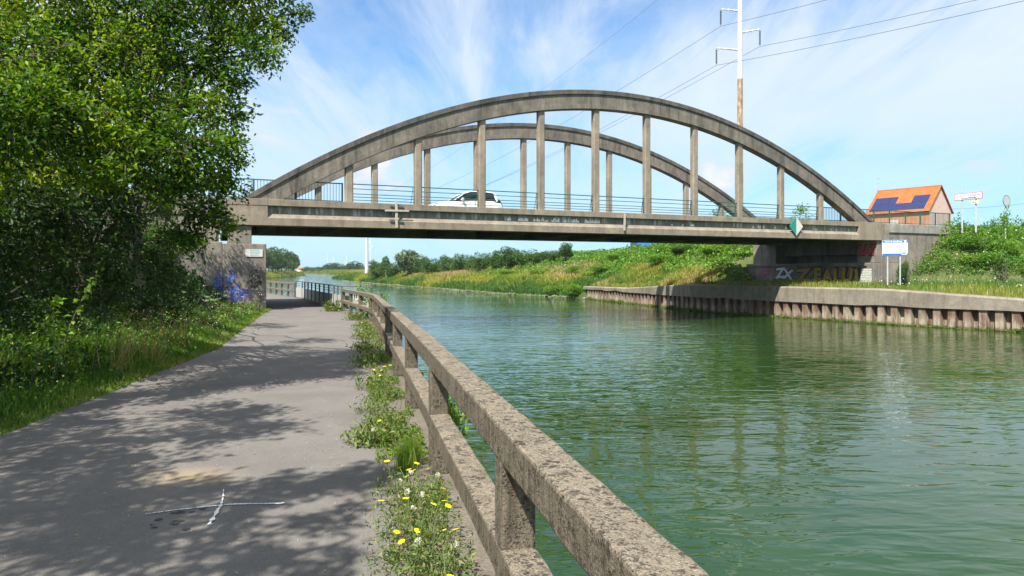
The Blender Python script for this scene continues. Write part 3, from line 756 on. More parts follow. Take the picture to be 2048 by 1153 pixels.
# ------------------------------------------------------------------ house, shed, signs
def tiles():
    m = NT('orange_roof_tiles'); v = m.coord(); br = m.n('ShaderNodeTexBrick'); m.l(v, br.inputs['Vector'])
    for k, c in (('Color1', (.6, .155, .035)), ('Color2', (.44, .1, .028)), ('Mortar', (.16, .05, .02))): br.inputs[k].default_value = (*c, 1)
    br.inputs['Scale'].default_value = 1; br.inputs['Brick Width'].default_value = .26; br.inputs['Row Height'].default_value = .2; br.inputs['Mortar Size'].default_value = .02
    c = m.mix(m.ramp(m.noise(v, 1.1, 5, .7), [(.42, 0), (.68, .75)]), br.outputs['Color'], (.36, .15, .06))
    return m.fin(c, .8, m.bump(br.outputs['Fac'], .6, .03), 0, .2)
def bricks(name, a, b, mo):
    m = NT(name); v = m.coord(); sx = m.n('ShaderNodeSeparateXYZ'); m.l(v, sx.inputs[0]); cb = m.n('ShaderNodeCombineXYZ')
    m.l(m.math('ADD', sx.outputs['X'], sx.outputs['Y']), cb.inputs['X']); m.l(sx.outputs['Z'], cb.inputs['Y'])
    br = m.n('ShaderNodeTexBrick'); m.l(cb.outputs[0], br.inputs['Vector'])
    for k, c in (('Color1', a), ('Color2', b), ('Mortar', mo)): br.inputs[k].default_value = (*c, 1)
    br.inputs['Scale'].default_value = 1; br.inputs['Brick Width'].default_value = .3; br.inputs['Row Height'].default_value = .12; br.inputs['Mortar Size'].default_value = .018
    c = m.mix(m.ramp(m.noise(v, 1.5, 4), [(.4, 0), (.7, .2)]), br.outputs['Color'], tuple(x*.6 for x in a))
    return m.fin(c, .85, m.bump(br.outputs['Fac'], .4, .02), 0, .2)
M['tiles'] = tiles(); M['brick'] = bricks('orange_brick', (.62, .18, .055), (.5, .13, .04), (.5, .36, .22)); M['palebrick'] = bricks('pale_pink_brick', (.72, .48, .42), (.62, .38, .32), (.7, .6, .54))
M['pole_frame'] = plain('aluminium_frame', (.2, .22, .32), .4, .2)
def house():
    p = at(1858, 500, 75); L, G, He, Hr = 6.6, 5.3, 3.35, 6.0
    ang = math.atan2(-.81, .58)          # local +x runs along the eave towards the near corner
    root = empty('house', (p.x, p.y, 4.78), ang, 'small orange brick house with solar panels on its tiled roof above the embankment', 'house')
    b = MB(); b.box(-L, 0, 0, G, -1, He); b.cur = 1
    wall = b; wall.build('wall', [M['brick'], M['palebrick']], root)
    b = MB(); b.prism([(0, He-.01), (G, He-.01), (G/2, Hr-.06)], -.02, .01, 'yz_x'); b.box(-.02, .012, 0.01, G-.01, -1, He); b.build('gable_wall', M['palebrick'], root)
    b = MB(); b.prism([(.01, He), (G-.01, He), (G/2, Hr-.06)], -L, -L+.2, 'yz_x'); b.build('gable_wall', M['brick'], root)
    # roof slopes as tilted slabs with their own flat texture space
    sl = math.atan2(Hr-He, G/2); ln = math.hypot(Hr-He, G/2)+.32
    for sgn in (1, -1):
        b = MB(); b.box(-L-.18, .14, 0, ln, 0, .09); o = b.build('roof', M['tiles'], root)
        if sgn > 0: o.location = (0, -.24, He-.24); o.rotation_euler = (sl, 0, 0)
        else: o.location = (-L, G+.24, He-.24); o.rotation_euler = (sl, 0, math.pi)
        if sgn > 0: front = o
    b = MB(); b.tube([(-L-.2, G/2, Hr+.07), (.16, G/2, Hr+.07)], .09, 8); b.build('ridge', M['tiles'], root)
    pv = NT('solar_glass'); v = pv.coord(); br = pv.n('ShaderNodeTexBrick', offset=0.0); pv.l(v, br.inputs['Vector'])
    for k, c in (('Color1', (.012, .016, .075)), ('Color2', (.016, .02, .09)), ('Mortar', (.05, .06, .15))): br.inputs[k].default_value = (*c, 1)
    br.inputs['Scale'].default_value = 1; br.inputs['Brick Width'].default_value = .16; br.inputs['Row Height'].default_value = .16; br.inputs['Mortar Size'].default_value = .008
    pvm = pv.fin(br.outputs['Color'], .18, None, 0, .5)
    pw, ph, x0 = .815, 1.1, -L+.22
    cells = [(c, 0) for c in range(7)] + [(0, 1), (1, 1), (2, 1), (5, 1), (6, 1)]
    for c, r in cells:
        a, q = x0+c*(pw+.03), .42+r*(ph+.03)
        b = MB(); b.box(a, a+pw, q, q+ph, .12, .16); s = b.build('solar_panel', pvm, front)
        # thin aluminium frame round it
        # (kept inside the panel object's gap: the 2 cm joints show the frame colour)
    b = MB(); b.box(x0-.03, x0+7*(pw+.03)+.01, .39, .42+ph+.01, .095, .125); b.build('panel_rail', M['pole_frame'], front)
    b = MB(); b.box(-.62*L, -.48*L, -.03, .02, .6, 2.4); b.build('window', M['grey_white'], root)
    return root
house()
an = empty('tv_antenna', at(1751, 425, 82), 0, 'thin roof aerial on a mast left of the orange roof', 'antenna')
b = MB(); b.tube([(0, 0, -3), (0, 0, 4.0)], .03, 6); b.build('mast', M['grey_metal'], an)
b = MB(); b.tube([(-.1, 0, 3.9), (.55, 0, 4.02)], .02, 5); b.tube([(-.1, 0, 3.3), (.55, 0, 3.42)], .02, 5); b.tube([(-.35, 0, 2.65), (.4, 0, 2.8)], .02, 5)
for z, x0_, x1_ in ((3.96, 0, .5), (3.36, 0, .5), (2.72, -.3, .35)):
    for k in range(5): x_ = x0_+(x1_-x0_)*k/4; b.tube([(x_, -.25, z), (x_, .25, z)], .012, 4)
b.build('aerial', M['grey_metal'], an)
sh = empty('shed', at(1312, 500, 130), 0, 'blue walled shed just visible over the green embankment beneath the bridge', 'shed')
b = MB(); b.box(-3.4, 9, 0, 8, -3, 5.0-1.8+.15); b.build('wall', plain('blue_cladding', (.02, .16, .5), .5, 0, .4, .1, 1), sh)
b = MB(); b.prism([(-4.6, 2.4), (-3.3, 3.55), (9.2, 3.55), (9.2, 3.42), (-3.2, 3.38)], -.3, 8.3, 'xz_y'); b.build('roof', plain('grey_sheet', (.2, .19, .18), .7), sh)
# town sign across the road verge
sroot = empty('town_sign', at(1936, 393, 50), math.atan2(-UX, UY), 'white red bordered place name sign LE PONT d\'ASQUIN on two posts', 'sign')
b = MB(); b.box(-1.0, 1.0, 0, .04, -.24, .24); b.build('border', M['sign_red'], sroot, .01)
b = MB(); b.box(-.955, .955, -.006, .02, -.195, .195); b.build('board', M['sign_white'], sroot)
text('lettering', "LE PONT d'ASQUIN", .2, M['black_paint'], sroot, face_v(0, -.012, .06), .0, .002, sx=1.02)
text('lettering', "Cne de BLARINGHEM", .115, M['black_paint'], sroot, face_v(.05, -.012, -.115), .004, .002)
b = MB(); b.tube([(-.48, .09, -2.6), (-.48, .09, .55)], .06, 8); b.build('post', M['grey_metal'], sroot)
b = MB(); b.tube([(.5, .09, -2.6), (.5, .09, .2)], .06, 8); b.build('post', M['grey_metal'], sroot)
yb = empty('road_number_sign', sroot.matrix_basis @ Vector((.5, .0, -.47)), sroot.rotation_euler.z, 'small cream road number board below the place name sign on its right post', 'sign')
b = MB(); b.box(-.27, .27, -.02, .02, -.11, .11); b.build('board', M['sign_cream'], yb, .01)
b = MB(); b.box(-.14, -.08, -.025, -.021, -.05, .05); b.box(.0, .05, -.025, -.021, -.05, .05); b.build('lettering', M['black_paint'], yb)
b = MB(); b.box(-.05, .05, .02, .06, -.14, .14); b.build('clamp', M['dark_metal'], yb)
rs = empty('round_sign', at(2013, 402, 48), math.atan2(.817, .577)-R(32), 'back of a round grey road sign rising out of the brambles', 'sign')
b = MB(); b.tube([(0, -.01, 0), (0, .01, 0)], .36, 28); b.build('disc', M['grey_metal'], rs)
b = MB(); pts = [(.365*math.cos(t), 0, .365*math.sin(t)) for t in np.linspace(0, 2*math.pi, 29)]; b.tube(pts, .022, 6); b.build('rim', M['dark_metal'], rs)
b = MB(); b.tube([(0, .07, -2.6), (0, .07, .46)], .035, 8); b.build('post', M['grey_metal'], rs)
# canal information board
ib = empty('information_board', at(1790, 496, 43), R(-14), 'white board with blue bands reading Canal de Neuffossé on two grey posts', 'sign')
b = MB(); b.box(-.71, .71, -.02, .02, -.47, .47); b.build('board', M['sign_white'], ib, .03)
b = MB(); b.box(-.70, .70, -.026, -.0205, .31, .462); b.build('header_band', M['sign_blue'], ib)
b = MB(); b.box(-.70, .70, -.026, -.0205, -.462, -.345); b.build('footer_band', M['sign_blue'], ib)
b = MB(); b.box(.36, .64, -.031, -.027, -.42, -.22); lg = b.build('logo', M['sign_white'], ib)
b = MB(); b.box(.38, .6, -.036, -.032, -.29, -.235); b.build('logo_mark', M['sign_teal'], lg)
b = MB(); b.box(.38, .6, -.036, -.032, -.375, -.32); b.build('logo_mark', M['sign_blue'], lg)
text('lettering', 'Canal de Neuffossé', .125, M['sign_white'], ib, face_v(-.1, -.03, .385), .002, .001)
text('lettering', 'Pont', .11, M['sign_teal'], ib, face_v(0, -.0225, .07), 0, .001)
text('lettering', "d'Asquin", .11, M['sign_teal'], ib, face_v(0, -.0225, -.05), 0, .001)
b = MB(); b.tube([(.56, -.03, .385), (.56, -.0265, .385)], .065, 20); b.build('roundel', M['sign_white'], ib)
for x_ in (-.4, .3):
    b = MB(); b.tube([(x_, .06, -2.3), (x_, .06, .4)], .045, 8); b.build('post', M['grey_metal'], ib)

# ------------------------------------------------------------------ pylons and cables
def rust():
    m = NT('rusted_steel'); v = m.coord((1, 1, .3)); n = m.noise(v, 2.2, 6, .75)
    return m.fin(m.ramp(n, [(.35, (.17, .1, .055)), (.46, (.32, .2, .1)), (.54, (.42, .32, .22)), (.6, (.55, .53, .5))]), .8, None, 0, .2)
M['rust'] = rust(); M['pole_white'] = plain('white_pole_paint', (.58, .6, .62), .45, 0, .4, .05, .5)
M['glassins'] = plain('insulator', (.2, .22, .24), .25); M['cable'] = plain('cable', (.12, .12, .13), .6)
def pylon(px, Y, zbase, Htop, arms, ld, label, group, rust=False, r0=.42, rt=.16, small=False):
    x = (px-CX)/F*Y; root = empty('pylon', (x, Y, zbase), ld, label, 'pylon', group)
    rad = lambda z: r0+(rt-r0)*(z/Htop)
    zs = 17.3 if rust else 0
    if rust: b = MB(); b.tube([(0, 0, 0), (0, 0, zs)], [rad(0), rad(zs)], 14); b.build('lower_pole', M['rust'], root, smooth=False)
    b = MB(); b.tube([(0, 0, zs), (0, 0, Htop)], [rad(zs), rad(Htop)], 14); b.build('pole', M['pole_white'], root)
    tips = []
    for z, sgn, ln in arms:
        b = MB(); b.tube([(sgn*rad(z)*.9, 0, z), (sgn*ln, 0, z+.28)], [.1, .06], 6)
        for k in range(3): t = .3+.3*k; b.box(sgn*ln*t-.05, sgn*ln*t+.05, -.09, .09, z+.28*t-.13, z+.28*t+.13)
        b.build('arm', M['grey_metal'], root)
        b = MB(); zt = z+.22
        for k in range(9): b.tube([(sgn*ln, 0, zt-.15-k*.17), (sgn*ln, 0, zt-.25-k*.17)], [.12, .05], 8)
        b.tube([(sgn*ln, 0, zt), (sgn*ln, 0, zt-1.75)], .02, 5); b.build('insulator', M['glassins'], root)
        tips.append(root.matrix_basis @ Vector((sgn*ln, 0, zt-1.78)))
    if not small:
        b = MB()
        for k in range(int(Htop/.45)): z = 2+k*.45; a = rad(z); b.tube([(a*.7, -a*.7, z), (a*.7+.14, -a*.7-.14, z)], .018, 4)
        b.build('climbing_pegs', M['grey_metal'], root)
    tips.append(root.matrix_basis @ Vector((0, 0, Htop))); return tips
Pz = lambda py, Y: EYE + (HY-py)/F*Y
aA = [(Pz(100, 75)-4.8, -1, 2.45), (Pz(66, 75)-4.8, 1, 2.05), (Pz(22, 75)-4.8, -1, 2.0)]
tA = pylon(1480, 75, 4.8, 33, aA, R(-8), 'tall white pylon with rusty lower half behind the right end of the arch', 'power line pylons', True, .37, .2)
aB = [(14.6, -1, 2.4), (16.2, 1, 2.1), (17.6, -1, 2.0)]
tB = pylon(733.5, 190, .7, 19, aB, R(-8), 'white steel pole of a pylon rising from the far bank beyond the bridge', 'power line pylons', False, .5, .24)
aC = [(17, -1, 2.2), (14.6, 1, 2.2), (13, -1, 2.3)]
tC = pylon(741, 420, .8, 19.5, aC, R(-8), 'slender grey pylon just right of the white pole on the far bank', 'power line pylons', False, .3, .18, True)
for px, Y, h, lb in ((693, 700, 16, 'distant pylon standing left of the round tree on the horizon'), (667, 820, 17, 'distant pylon in front of the far tree line, middle of three'), (655, 950, 23, 'farthest faint pylon, leftmost above the far tree line')):
    pylon(px, Y, 0, h, [(h-2.2, -1, 2), (h-3.5, 1, 2)], 0, lb, 'power line pylons', False, .4, .25, True)
def cable(a, b, sag, label, r=.02, grp='overhead power cables'):
    mb = MB(); n = 40; a, b = Vector(a), Vector(b)
    pts = [a.lerp(b, t) - Vector((0, 0, sag*4*t*(1-t))) for t in np.linspace(0, 1, n)]
    c = pts[0]; mb.tube([p-c for p in pts], r, 4); o = mb.build('power_cable', M['cable']); o.location = c
    tag(o, label, 'cable', grp)
nm = ['lower left arm', 'right arm', 'upper left arm', 'top']
rr = [.022, .022, .022, .016]
for k in range(4):
    a = tA[k]; cable(a, tB[k], 3.0 if k < 3 else 2.6, 'thin cable sagging away from the %s of the rusty pylon behind the arch' % nm[k], rr[k])
    e = Vector((a.x+62, a.y-98, a.z)); cable(a, e, 3.2, 'thin cable from the %s of the rusty pylon rising towards the upper right' % nm[k], rr[k])
cable(at(1860, 420, 95), at(2140, 396, 88), .3, 'low thin wire crossing behind the place name sign', .02, None)

# ------------------------------------------------------------------ trees
def branch_curve(a, b, r0, r1, mb, n=6, wob=.12, sag=.0):
    a, b = Vector(a), Vector(b); L = (b-a).length; pts = []
    for i in range(n+1):
        t = i/n; p = a.lerp(b, t) + Vector((random.uniform(-1, 1), random.uniform(-1, 1), random.uniform(-1, 1)))*wob*L*.25*math.sin(math.pi*t)
        p.z += L*.12*math.sin(math.pi*t); pts.append(p)
    mb.tube(pts, [r0+(r1-r0)*(i/n)**.8 for i in range(n+1)], 6, False); return pts
def near_tree(name, base, fork_h, blobs, label, ntw=34, nleaf=32, leafL=.07, tr=.16, group=None, seed=1, mat='leaf', tv=.2, lean=(0, 0)):
    """trunk, limbs out to each blob, twigs inside each blob and leaves along the twigs. blobs: (x,y,z,r) in world"""
    random.seed(seed); rg = np.random.default_rng(seed)
    root = empty(name, base, 0, label, 'tree', group); O = Vector(base)
    wood = MB(); top = Vector((lean[0], lean[1], fork_h))
    wood.tube([(0, 0, -.4), top*.33+Vector((.05, .03, 0)), top*.66+Vector((-.04, .02, 0)), top, top*1.3], [tr*1.25, tr, tr*.85, tr*.7, tr*.4], 9, False)
    LP, LD, LT, LL = [], [], [], []
    tw = MB()
    for bx, by, bz, br in blobs:
        c = Vector((bx, by, bz)) - O
        f = top*random.uniform(.6, 1.2); pts = branch_curve(f, c, tr*.32*random.uniform(.6, 1), .012, wood, 7)
        tone0 = rg.normal(.47, tv)
        n = max(6, int(ntw*(br/.9)**2))
        for _ in range(n):
            d = rg.normal(size=3); d /= np.linalg.norm(d); d[2] *= .75
            e = np.array(c) + d*br*rg.uniform(.45, 1.08)
            st = np.array(c) + d*br*rg.uniform(.0, .35)
            dirv = e-st; ln = np.linalg.norm(dirv)
            bend = np.array([0, 0, -.12*ln]); mid = (st+e)/2 - bend*.6; e = e + bend
            tw.tube([Vector(st), Vector(mid), Vector(e)], [.008, .006, .003], 3, False)
            k = int(nleaf*rg.uniform(.6, 1.3)); t = rg.uniform(.25, 1.05, k)[:, None]
            base_ = (1-t)**2*st + 2*t*(1-t)*mid + t**2*e
            off = rg.normal(size=(k, 3))*.06*(1+br*.4); LP.append(base_+off)
            LD.append(dirv/ln*.7 + rg.normal(size=(k, 3))*.8 + np.array([0, 0, -.25])); LT.append(np.clip(tone0+rg.normal(0, .2, k), 0, 1)); LL.append(leafL*rg.uniform(.6, 1.25, k))
    wood.build('trunk', M['bark'], root, recalc=False, smooth=True)
    tw.build('twigs', M['twig'], root, recalc=False)
    V, Fc, T = leaf_arrays(np.concatenate(LP), np.concatenate(LL), .5, np.concatenate(LD), np.concatenate(LT), up=.45)
    np_mesh('crown', V, Fc, M[mat], root, {'tone': T}); return root
def blobs_px(lst): # (px,py,Y,r)
    out = []
    for px, py, Y, r in lst: p = at(px, py, Y); out.append((p.x, p.y, p.z, r))
    return out
def gz(x, y): return float(h_left(np.array(x), np.array(y)))
A = [(60, -10, 8.2, 1.0), (170, 30, 8.6, 1.0), (290, 20, 9, .95), (400, 20, 9.2, .85), (470, 60, 9.2, .62), (535, 45, 9.3, .48), (575, 60, 9.4, .33), (600, 25, 9.4, .25), (500, 110, 9.4, .42), (550, 105, 9.4, .33),
     (40, 110, 8.2, 1.0), (150, 120, 8.8, 1.0), (260, 120, 9.2, .95), (360, 120, 9.6, .85), (430, 130, 9.8, .62), (480, 165, 9.6, .3),
     (60, 220, 8.6, .95), (180, 220, 9.2, .95), (300, 215, 9.8, .9), (400, 220, 10.3, .7), (450, 235, 10.5, .42),
     (120, 310, 9.5, .9), (250, 310, 10.2, .85), (350, 300, 10.8, .75), (430, 305, 11.2, .5), (462, 300, 11.2, .3), (400, 360, 11.4, .5), (440, 350, 11.5, .38), (455, 390, 11.6, .3), (410, 430, 11.6, .48), (380, 480, 11.7, .42), (425, 455, 11.7, .36),
     (330, 370, 11.2, .5), (60, 330, 9, .8), (20, 250, 8.4, .9), (200, 380, 10.3, .55), (120, 400, 10, .6), (30, 420, 9.5, .8), (330, -80, 9.5, 1.0), (160, -100, 9, 1.1), (450, -50, 9, .8), (520, -30, 9.2, .5)]
A = [(x_, y_, (Y_+1.0 if y_ < 70 else Y_+.3 if y_ < 180 else Y_-.6 if y_ < 260 else (max(8.6, Y_-1.9) if x_ > 210 else Y_+1.5)), r_) for x_, y_, Y_, r_ in A]
ax, ay = (150-CX)/F*14.5, 14.5
treeA = near_tree('tree', (ax, ay, gz(ax, ay)), 2.2, blobs_px(A), 'large bright leafed tree overhanging the path at upper left', 52, 44, .075, .17, 'trees along the left side of the path', 3, lean=(.5, -.3))
Fb = blobs_px([(40, 430, 9.5, .8), (130, 420, 10.2, .7), (215, 430, 11, .6), (280, 450, 12, .55), (60, 520, 10, .8), (150, 510, 10.8, .75), (230, 520, 11.6, .65), (300, 530, 13, .7), (350, 560, 14.5, .6), (20, 580, 9.8, .6), (110, 590, 10.6, .6), (200, 590, 11.6, .55), (280, 600, 12.8, .5), (330, 480, 14, .5), (90, 350, 11.5, .8), (230, 370, 12.5, .6), (-40, 480, 9, .8)])
near_tree('shrub', (-8.9, 11.6, gz(-8.9, 11.6)), .8, Fb, 'dense dark thicket hiding the trunk of the large overhanging tree', 40, 40, .085, .07, None, 4, mat='leafshade')
# neighbour towards the camera: its lowest boughs hang at the left frame edge, its shade falls on the foreground
random.seed(21)
Bb = [(-4.3, 1.9, 5.0, .75), (-3.4, 1.9, 5.3, .5), (-3.45, 1.5, 5.0, .5), (-3.3, .75, 5.0, .5), (-3.9, 1.0, 4.9, .55), (-2.9, 1.35, 5.1, .28), (-2.75, .55, 5.2, .3), (-3.1, 2.0, 5.2, .3), (-3.8, .1, 5.0, .5), (-5.2, 2.6, 4.9, .9), (-5.6, 1.2, 5.6, 1.0), (-4.6, .6, 5.9, .8), (-6.2, 3.0, 5.6, 1.0), (-3.3, 1.5, 6.2, .5), (-5.0, 3.4, 6.0, .9), (-6.6, 4.4, 4.6, 1.0), (-7.2, 5.2, 3.6, 1.0), (-7.0, 3.2, 3.6, 1.1), (-6.6, 5.6, 5.2, 1.0), (-5.9, -.4, 5.0, 1.0), (-4.6, -.8, 5.2, .7), (-7.4, 1.0, 4.4, 1.2), (-5.2, 4.6, 5.6, .8), (-3.9, .2, 4.6, .4), (-4.9, .9, 4.3, .5), (-7.8, 5.4, 5.4, 1.1), (-8.2, 6.4, 4.8, 1.1), (-8.6, 4.4, 5.5, 1.2), (-8.4, 7.6, 5.4, 1.1)]
near_tree('tree', (-7.6, 1.8, gz(-7.6, 1.8)), 2.4, Bb, 'leafy tree at the far left frame edge shading the foreground path', 46, 38, .11, .18, 'trees along the left side of the path', 5, lean=(.4, 0))
Cb = []
random.seed(31)
for k in range(20):
    y = random.uniform(13, 23); x = float(path_l(y)) - random.uniform(-.9, 3.5); Cb.append((x, y-.5, random.uniform(2.6, 6.3) - .25*max(0, x-float(path_l(y))), random.uniform(.7, 1.1)))
Cb = [b for b in Cb if (b[0]+b[3])/ (b[1]) < -.44]
near_tree('tree', (-10.2, 19, gz(-10.2, 19)), 2.4, Cb, 'darker tree in front of the bridge wall behind the large overhanging tree', 34, 34, .1, .2, 'trees along the left side of the path', 6)
Db = []
random.seed(41)
for k in range(11):
    y = random.uniform(22.5, 29); x = float(path_l(y)) - random.uniform(.6, 4.8); Db.append((x, y-.5, random.uniform(2.2, 5.6), random.uniform(.7, 1.1)))
Db = [b for b in Db if (b[0]+b[3])/ (b[1]) < -.415]
Db += [(-13.4, 29.2, 5.8, .9), (-12.5, 29.6, 5.4, .55), (-14.6, 29, 5, 1.0), (-12.5, 30.2, 4.5, .4)]
near_tree('tree', (-13.0, 26, gz(-13.0, 26)), 2.2, Db, 'dark tree growing close against the left wing wall of the bridge', 32, 32, .11, .18, 'trees along the left side of the path', 8)
Eb = []
random.seed(51)
for k in range(38):
    y = random.uniform(9, 17); x = random.uniform(-13.5, -9.2) - .25*(y-7); Eb.append((x, y, random.uniform(1.6, 8.5), random.uniform(.9, 1.3)))
near_tree('tree', (-11.5, 11, gz(-11.5, 11)), 2.5, Eb, 'shaded tree filling the far left background behind the overhanging branches', 34, 30, .11, .22, 'trees along the left side of the path', 9, mat='leafshade')

# ------------------------------------------------------------------ generic crowns for middle and far trees
def crown_mesh(seed, N, shape=(1, 1, 1), nb=14, leaf=.07, lumps=.38, loose=.5, base=.08):
    """leaf cloud of clumps inside a unit crown (radius 1, standing on z=0, 2 high)"""
    rg = np.random.default_rng(seed); P = []; T = []
    cs = []
    for k in range(nb):
        d = rg.normal(size=3); d /= np.linalg.norm(d); r = rg.uniform(.45, .8)
        cs.append((d*r*np.array(shape) + np.array([0, 0, shape[2]+base]), rg.uniform(.6, 1.25)*lumps))
    cs.append((np.array([0, 0, shape[2]+base]), .6))
    w = np.array([c[1]**2 for c in cs]); w /= w.sum(); idx = rg.choice(len(cs), N, p=w)
    d = rg.normal(size=(N, 3)); d /= np.linalg.norm(d, axis=1)[:, None]; rr = rg.uniform(.5, 1.0, N)**.6*(1+rg.normal(0, .12*loose, N))
    C = np.array([c[0] for c in cs])[idx]; Rr = np.array([c[1] for c in cs])[idx]
    P = C + d*(rr*Rr)[:, None]; P[:, 2] = np.maximum(P[:, 2], .02)
    tn = np.array([rg.normal(.45, .13) for _ in cs])[idx] + rg.normal(0, .17, N)
    D = d + rg.normal(size=(N, 3))*.6
    return leaf_arrays(P, leaf*rg.uniform(.6, 1.4, N), .6, D, np.clip(tn, 0, 1), up=.5)
protos = {}
def proto(key, mat, **kw):
    V, Fc, T = crown_mesh(**kw); protos[key] = (V, Fc, T, mat)
proto('round', 'leaffar', seed=1, N=5200, shape=(1, 1, 1.0), nb=18, leaf=.11)
proto('round2', 'leaffar', seed=2, N=5200, shape=(1, 1, 1.15), nb=16, leaf=.11)
proto('tall', 'leaffar', seed=3, N=5200, shape=(.8, .8, 1.5), nb=20, leaf=.11)
proto('bush', 'leaffar', seed=4, N=4200, shape=(1.1, 1.1, .75), nb=16, leaf=.1, lumps=.42, loose=1.2)
proto('bush2', 'leaffar', seed=5, N=4200, shape=(1.0, 1.0, .95), nb=14, leaf=.1, lumps=.4, loose=1.4)
proto('willow', 'willow', seed=6, N=6000, shape=(.95, .95, 1.1), nb=26, leaf=.13, lumps=.3, loose=2.0)
proto('brush', 'bramble', seed=7, N=3600, shape=(1.1, 1.1, .7), nb=16, leaf=.1, lumps=.4, loose=1.3)
proto('sapling', 'bramble', seed=8, N=420, shape=(.55, .55, 1.6), nb=14, leaf=.16, lumps=.3, loose=2.5)
pmesh = {}
def plant(kind, x, y, z, r, h, name, label, cat, group=None, trunk=True, rz=None):
    """crown scaled to radius r and overall height h"""
    root = empty(name, (x, y, z), random.uniform(0, 6.28) if rz is None else rz, label, cat, group)
    V, Fc, T, mat = protos[kind]
    if kind not in pmesh:
        o = np_mesh('crown', V, Fc, M[mat], root, {'tone': T}); pmesh[kind] = o.data
    else:
        o = bpy.data.objects.new('crown', pmesh[kind]); COL.objects.link(o); o.parent = root
    hmax = V[:, 2].max(); lift = .12*h if trunk else 0
    o.scale = (r, r, (h-lift)/hmax); o.location = (0, 0, lift)
    b = MB(); b.tube([(0, 0, -.4), (.03*r, 0, h*.2), (-.02*r, 0, h*.55)], [.06*r+.03, .05*r+.02, .02*r], 6, False); b.build('trunk' if trunk else 'stem', M['bark'], root, recalc=False)
    return root
def hr(x, y): return float(h_right(np.array(x), np.array(y)))
random.seed(77)
def by_px(kind, px, ptop, Y, wpx, name, label, cat, group=None, trunk=True, zb=None, side=1):
    x = (px-CX)/F*Y; z = (hr(x, Y) if side > 0 else float(h_left(np.array(x), np.array(Y)))) if zb is None else zb
    h = EYE+(HY-ptop)/F*Y - z; return plant(kind, x, Y, z-.1, wpx/2/F*Y, h+.1, name, label, cat, group, trunk)
# wood on the left bank beyond the bridge
G1 = 'trees of the dark wood on the left bank beyond the bridge'
for k, (px, pt, Y, w, kd) in enumerate([(524, 494, 305, 46, 'tall'), (546, 492, 330, 50, 'round2'), (563, 496, 350, 44, 'round'), (577, 500, 385, 38, 'tall'), (587, 508, 410, 26, 'round2'), (502, 490, 310, 60, 'round'), (538, 510, 312, 36, 'bush'), (557, 513, 338, 36, 'bush2'), (573, 517, 366, 32, 'bush'), (586, 523, 396, 22, 'bush2')]):
    by_px(kd, px, pt, Y, w, 'tree', 'dark round crowned tree in the wood past the graffiti covered wall', 'tree', G1, side=-1)
# tree line on the horizon
G2 = 'small far trees of the horizon tree line'
fx = [(608, 536, 700, 18, 'bush'), (616, 533, 720, 22, 'round'), (628, 534, 700, 26, 'bush2'), (640, 533, 690, 26, 'bush'), (650, 529, 690, 24, 'round2'), (661, 526, 680, 28, 'round'), (676, 525, 640, 34, 'round2'), (690, 530, 640, 24, 'bush'), (722, 530, 560, 30, 'bush2'), (736, 531, 520, 24, 'bush'), (634, 540, 640, 40, 'bush'), (672, 538, 560, 40, 'bush2'), (652, 538, 600, 34, 'bush'), (695, 539, 520, 36, 'bush')]
for px, pt, Y, w, kd in fx:
    by_px(kd, px, pt, Y, w, 'tree', 'hazy low tree on the horizon above the bend of the canal', 'tree', G2, zb=-.2)
by_px('round', 708, 522, 560, 34, 'tree', 'rounded dark tree standing out on the horizon left of the white pole', 'tree', None, zb=-.2)
# shrubs along the right bank
R_ = [(752, 517, 170, 40, 'bush', 0), (768, 511, 165, 34, 'round2', 0), (785, 522, 160, 40, 'bush2', 0), (845, 510, 148, 40, 'bush', 0), (868, 513, 142, 50, 'bush2', 0), (895, 507, 138, 44, 'bush', 0), (922, 505, 134, 48, 'bush2', 0), (948, 508, 128, 40, 'bush', 0), (968, 502, 124, 44, 'bush2', 0), (995, 500, 120, 40, 'round2', 0), (1022, 492, 114, 52, 'tall', 0), (1050, 496, 110, 50, 'bush2', 0), (1085, 500, 108, 50, 'bush', 0), (1008, 508, 118, 50, 'bush', 0), (1066, 506, 112, 46, 'bush2', 0), (830, 526, 152, 36, 'bush', 0), (760, 528, 172, 36, 'bush', 0), (1108, 499, 104, 36, 'bush2', 0)]
for px, pt, Y, w, kd, _ in R_:
    by_px(kd, px, pt, Y, w, 'shrub', 'dark green shrub in the hedge behind the yellowed bank grass', 'shrub', 'hedge shrubs on the far right bank', False)
by_px('willow', 817, 498, 150, 60, 'willow', 'silvery pale willow standing out among the dark shrubs', 'tree', None)
by_px('tall', 1131, 484, 100, 38, 'tree', 'small upright dark tree at the foot of the green slope under the arch', 'tree', None)
by_px('round', 1380, 490, 72, 80, 'shrub', 'dark rounded shrub left of the concrete pier under the bridge', 'shrub', None, False)
by_px('round2', 1440, 488, 70, 78, 'shrub', 'dark leafy shrub nearest the concrete pier under the bridge', 'shrub', None, False)
by_px('brush', 1330, 506, 72, 90, 'shrub', 'bluish green low shrub left of the dark shrubs under the bridge', 'shrub', None, False)
by_px('brush', 1490, 512, 62, 70, 'shrub', 'bright green bush against the left edge of the concrete pier', 'shrub', None, False)
by_px('sapling', 1436, 408, 66, 60, 'sapling', 'wispy sapling top behind the bridge railing left of the far arch foot', 'sapling', None)
by_px('sapling', 1604, 405, 66, 62, 'sapling', 'wispy sapling top behind the bridge railing above the diamond sign', 'sapling', None)
by_px('sapling', 2010, 408, 45.5, 46, 'sapling', 'bramble shoot growing in front of the round sign on the embankment', 'plant', None)
by_px('bush', 1808, 516, 44.5, 26, 'shrub', 'small dark bush beside the right post of the information board', 'shrub', None, False)
by_px('brush', 1150, 566, 79, 56, 'shrub', 'low green clump on the bank where the quay wall ends', 'shrub', None, False)
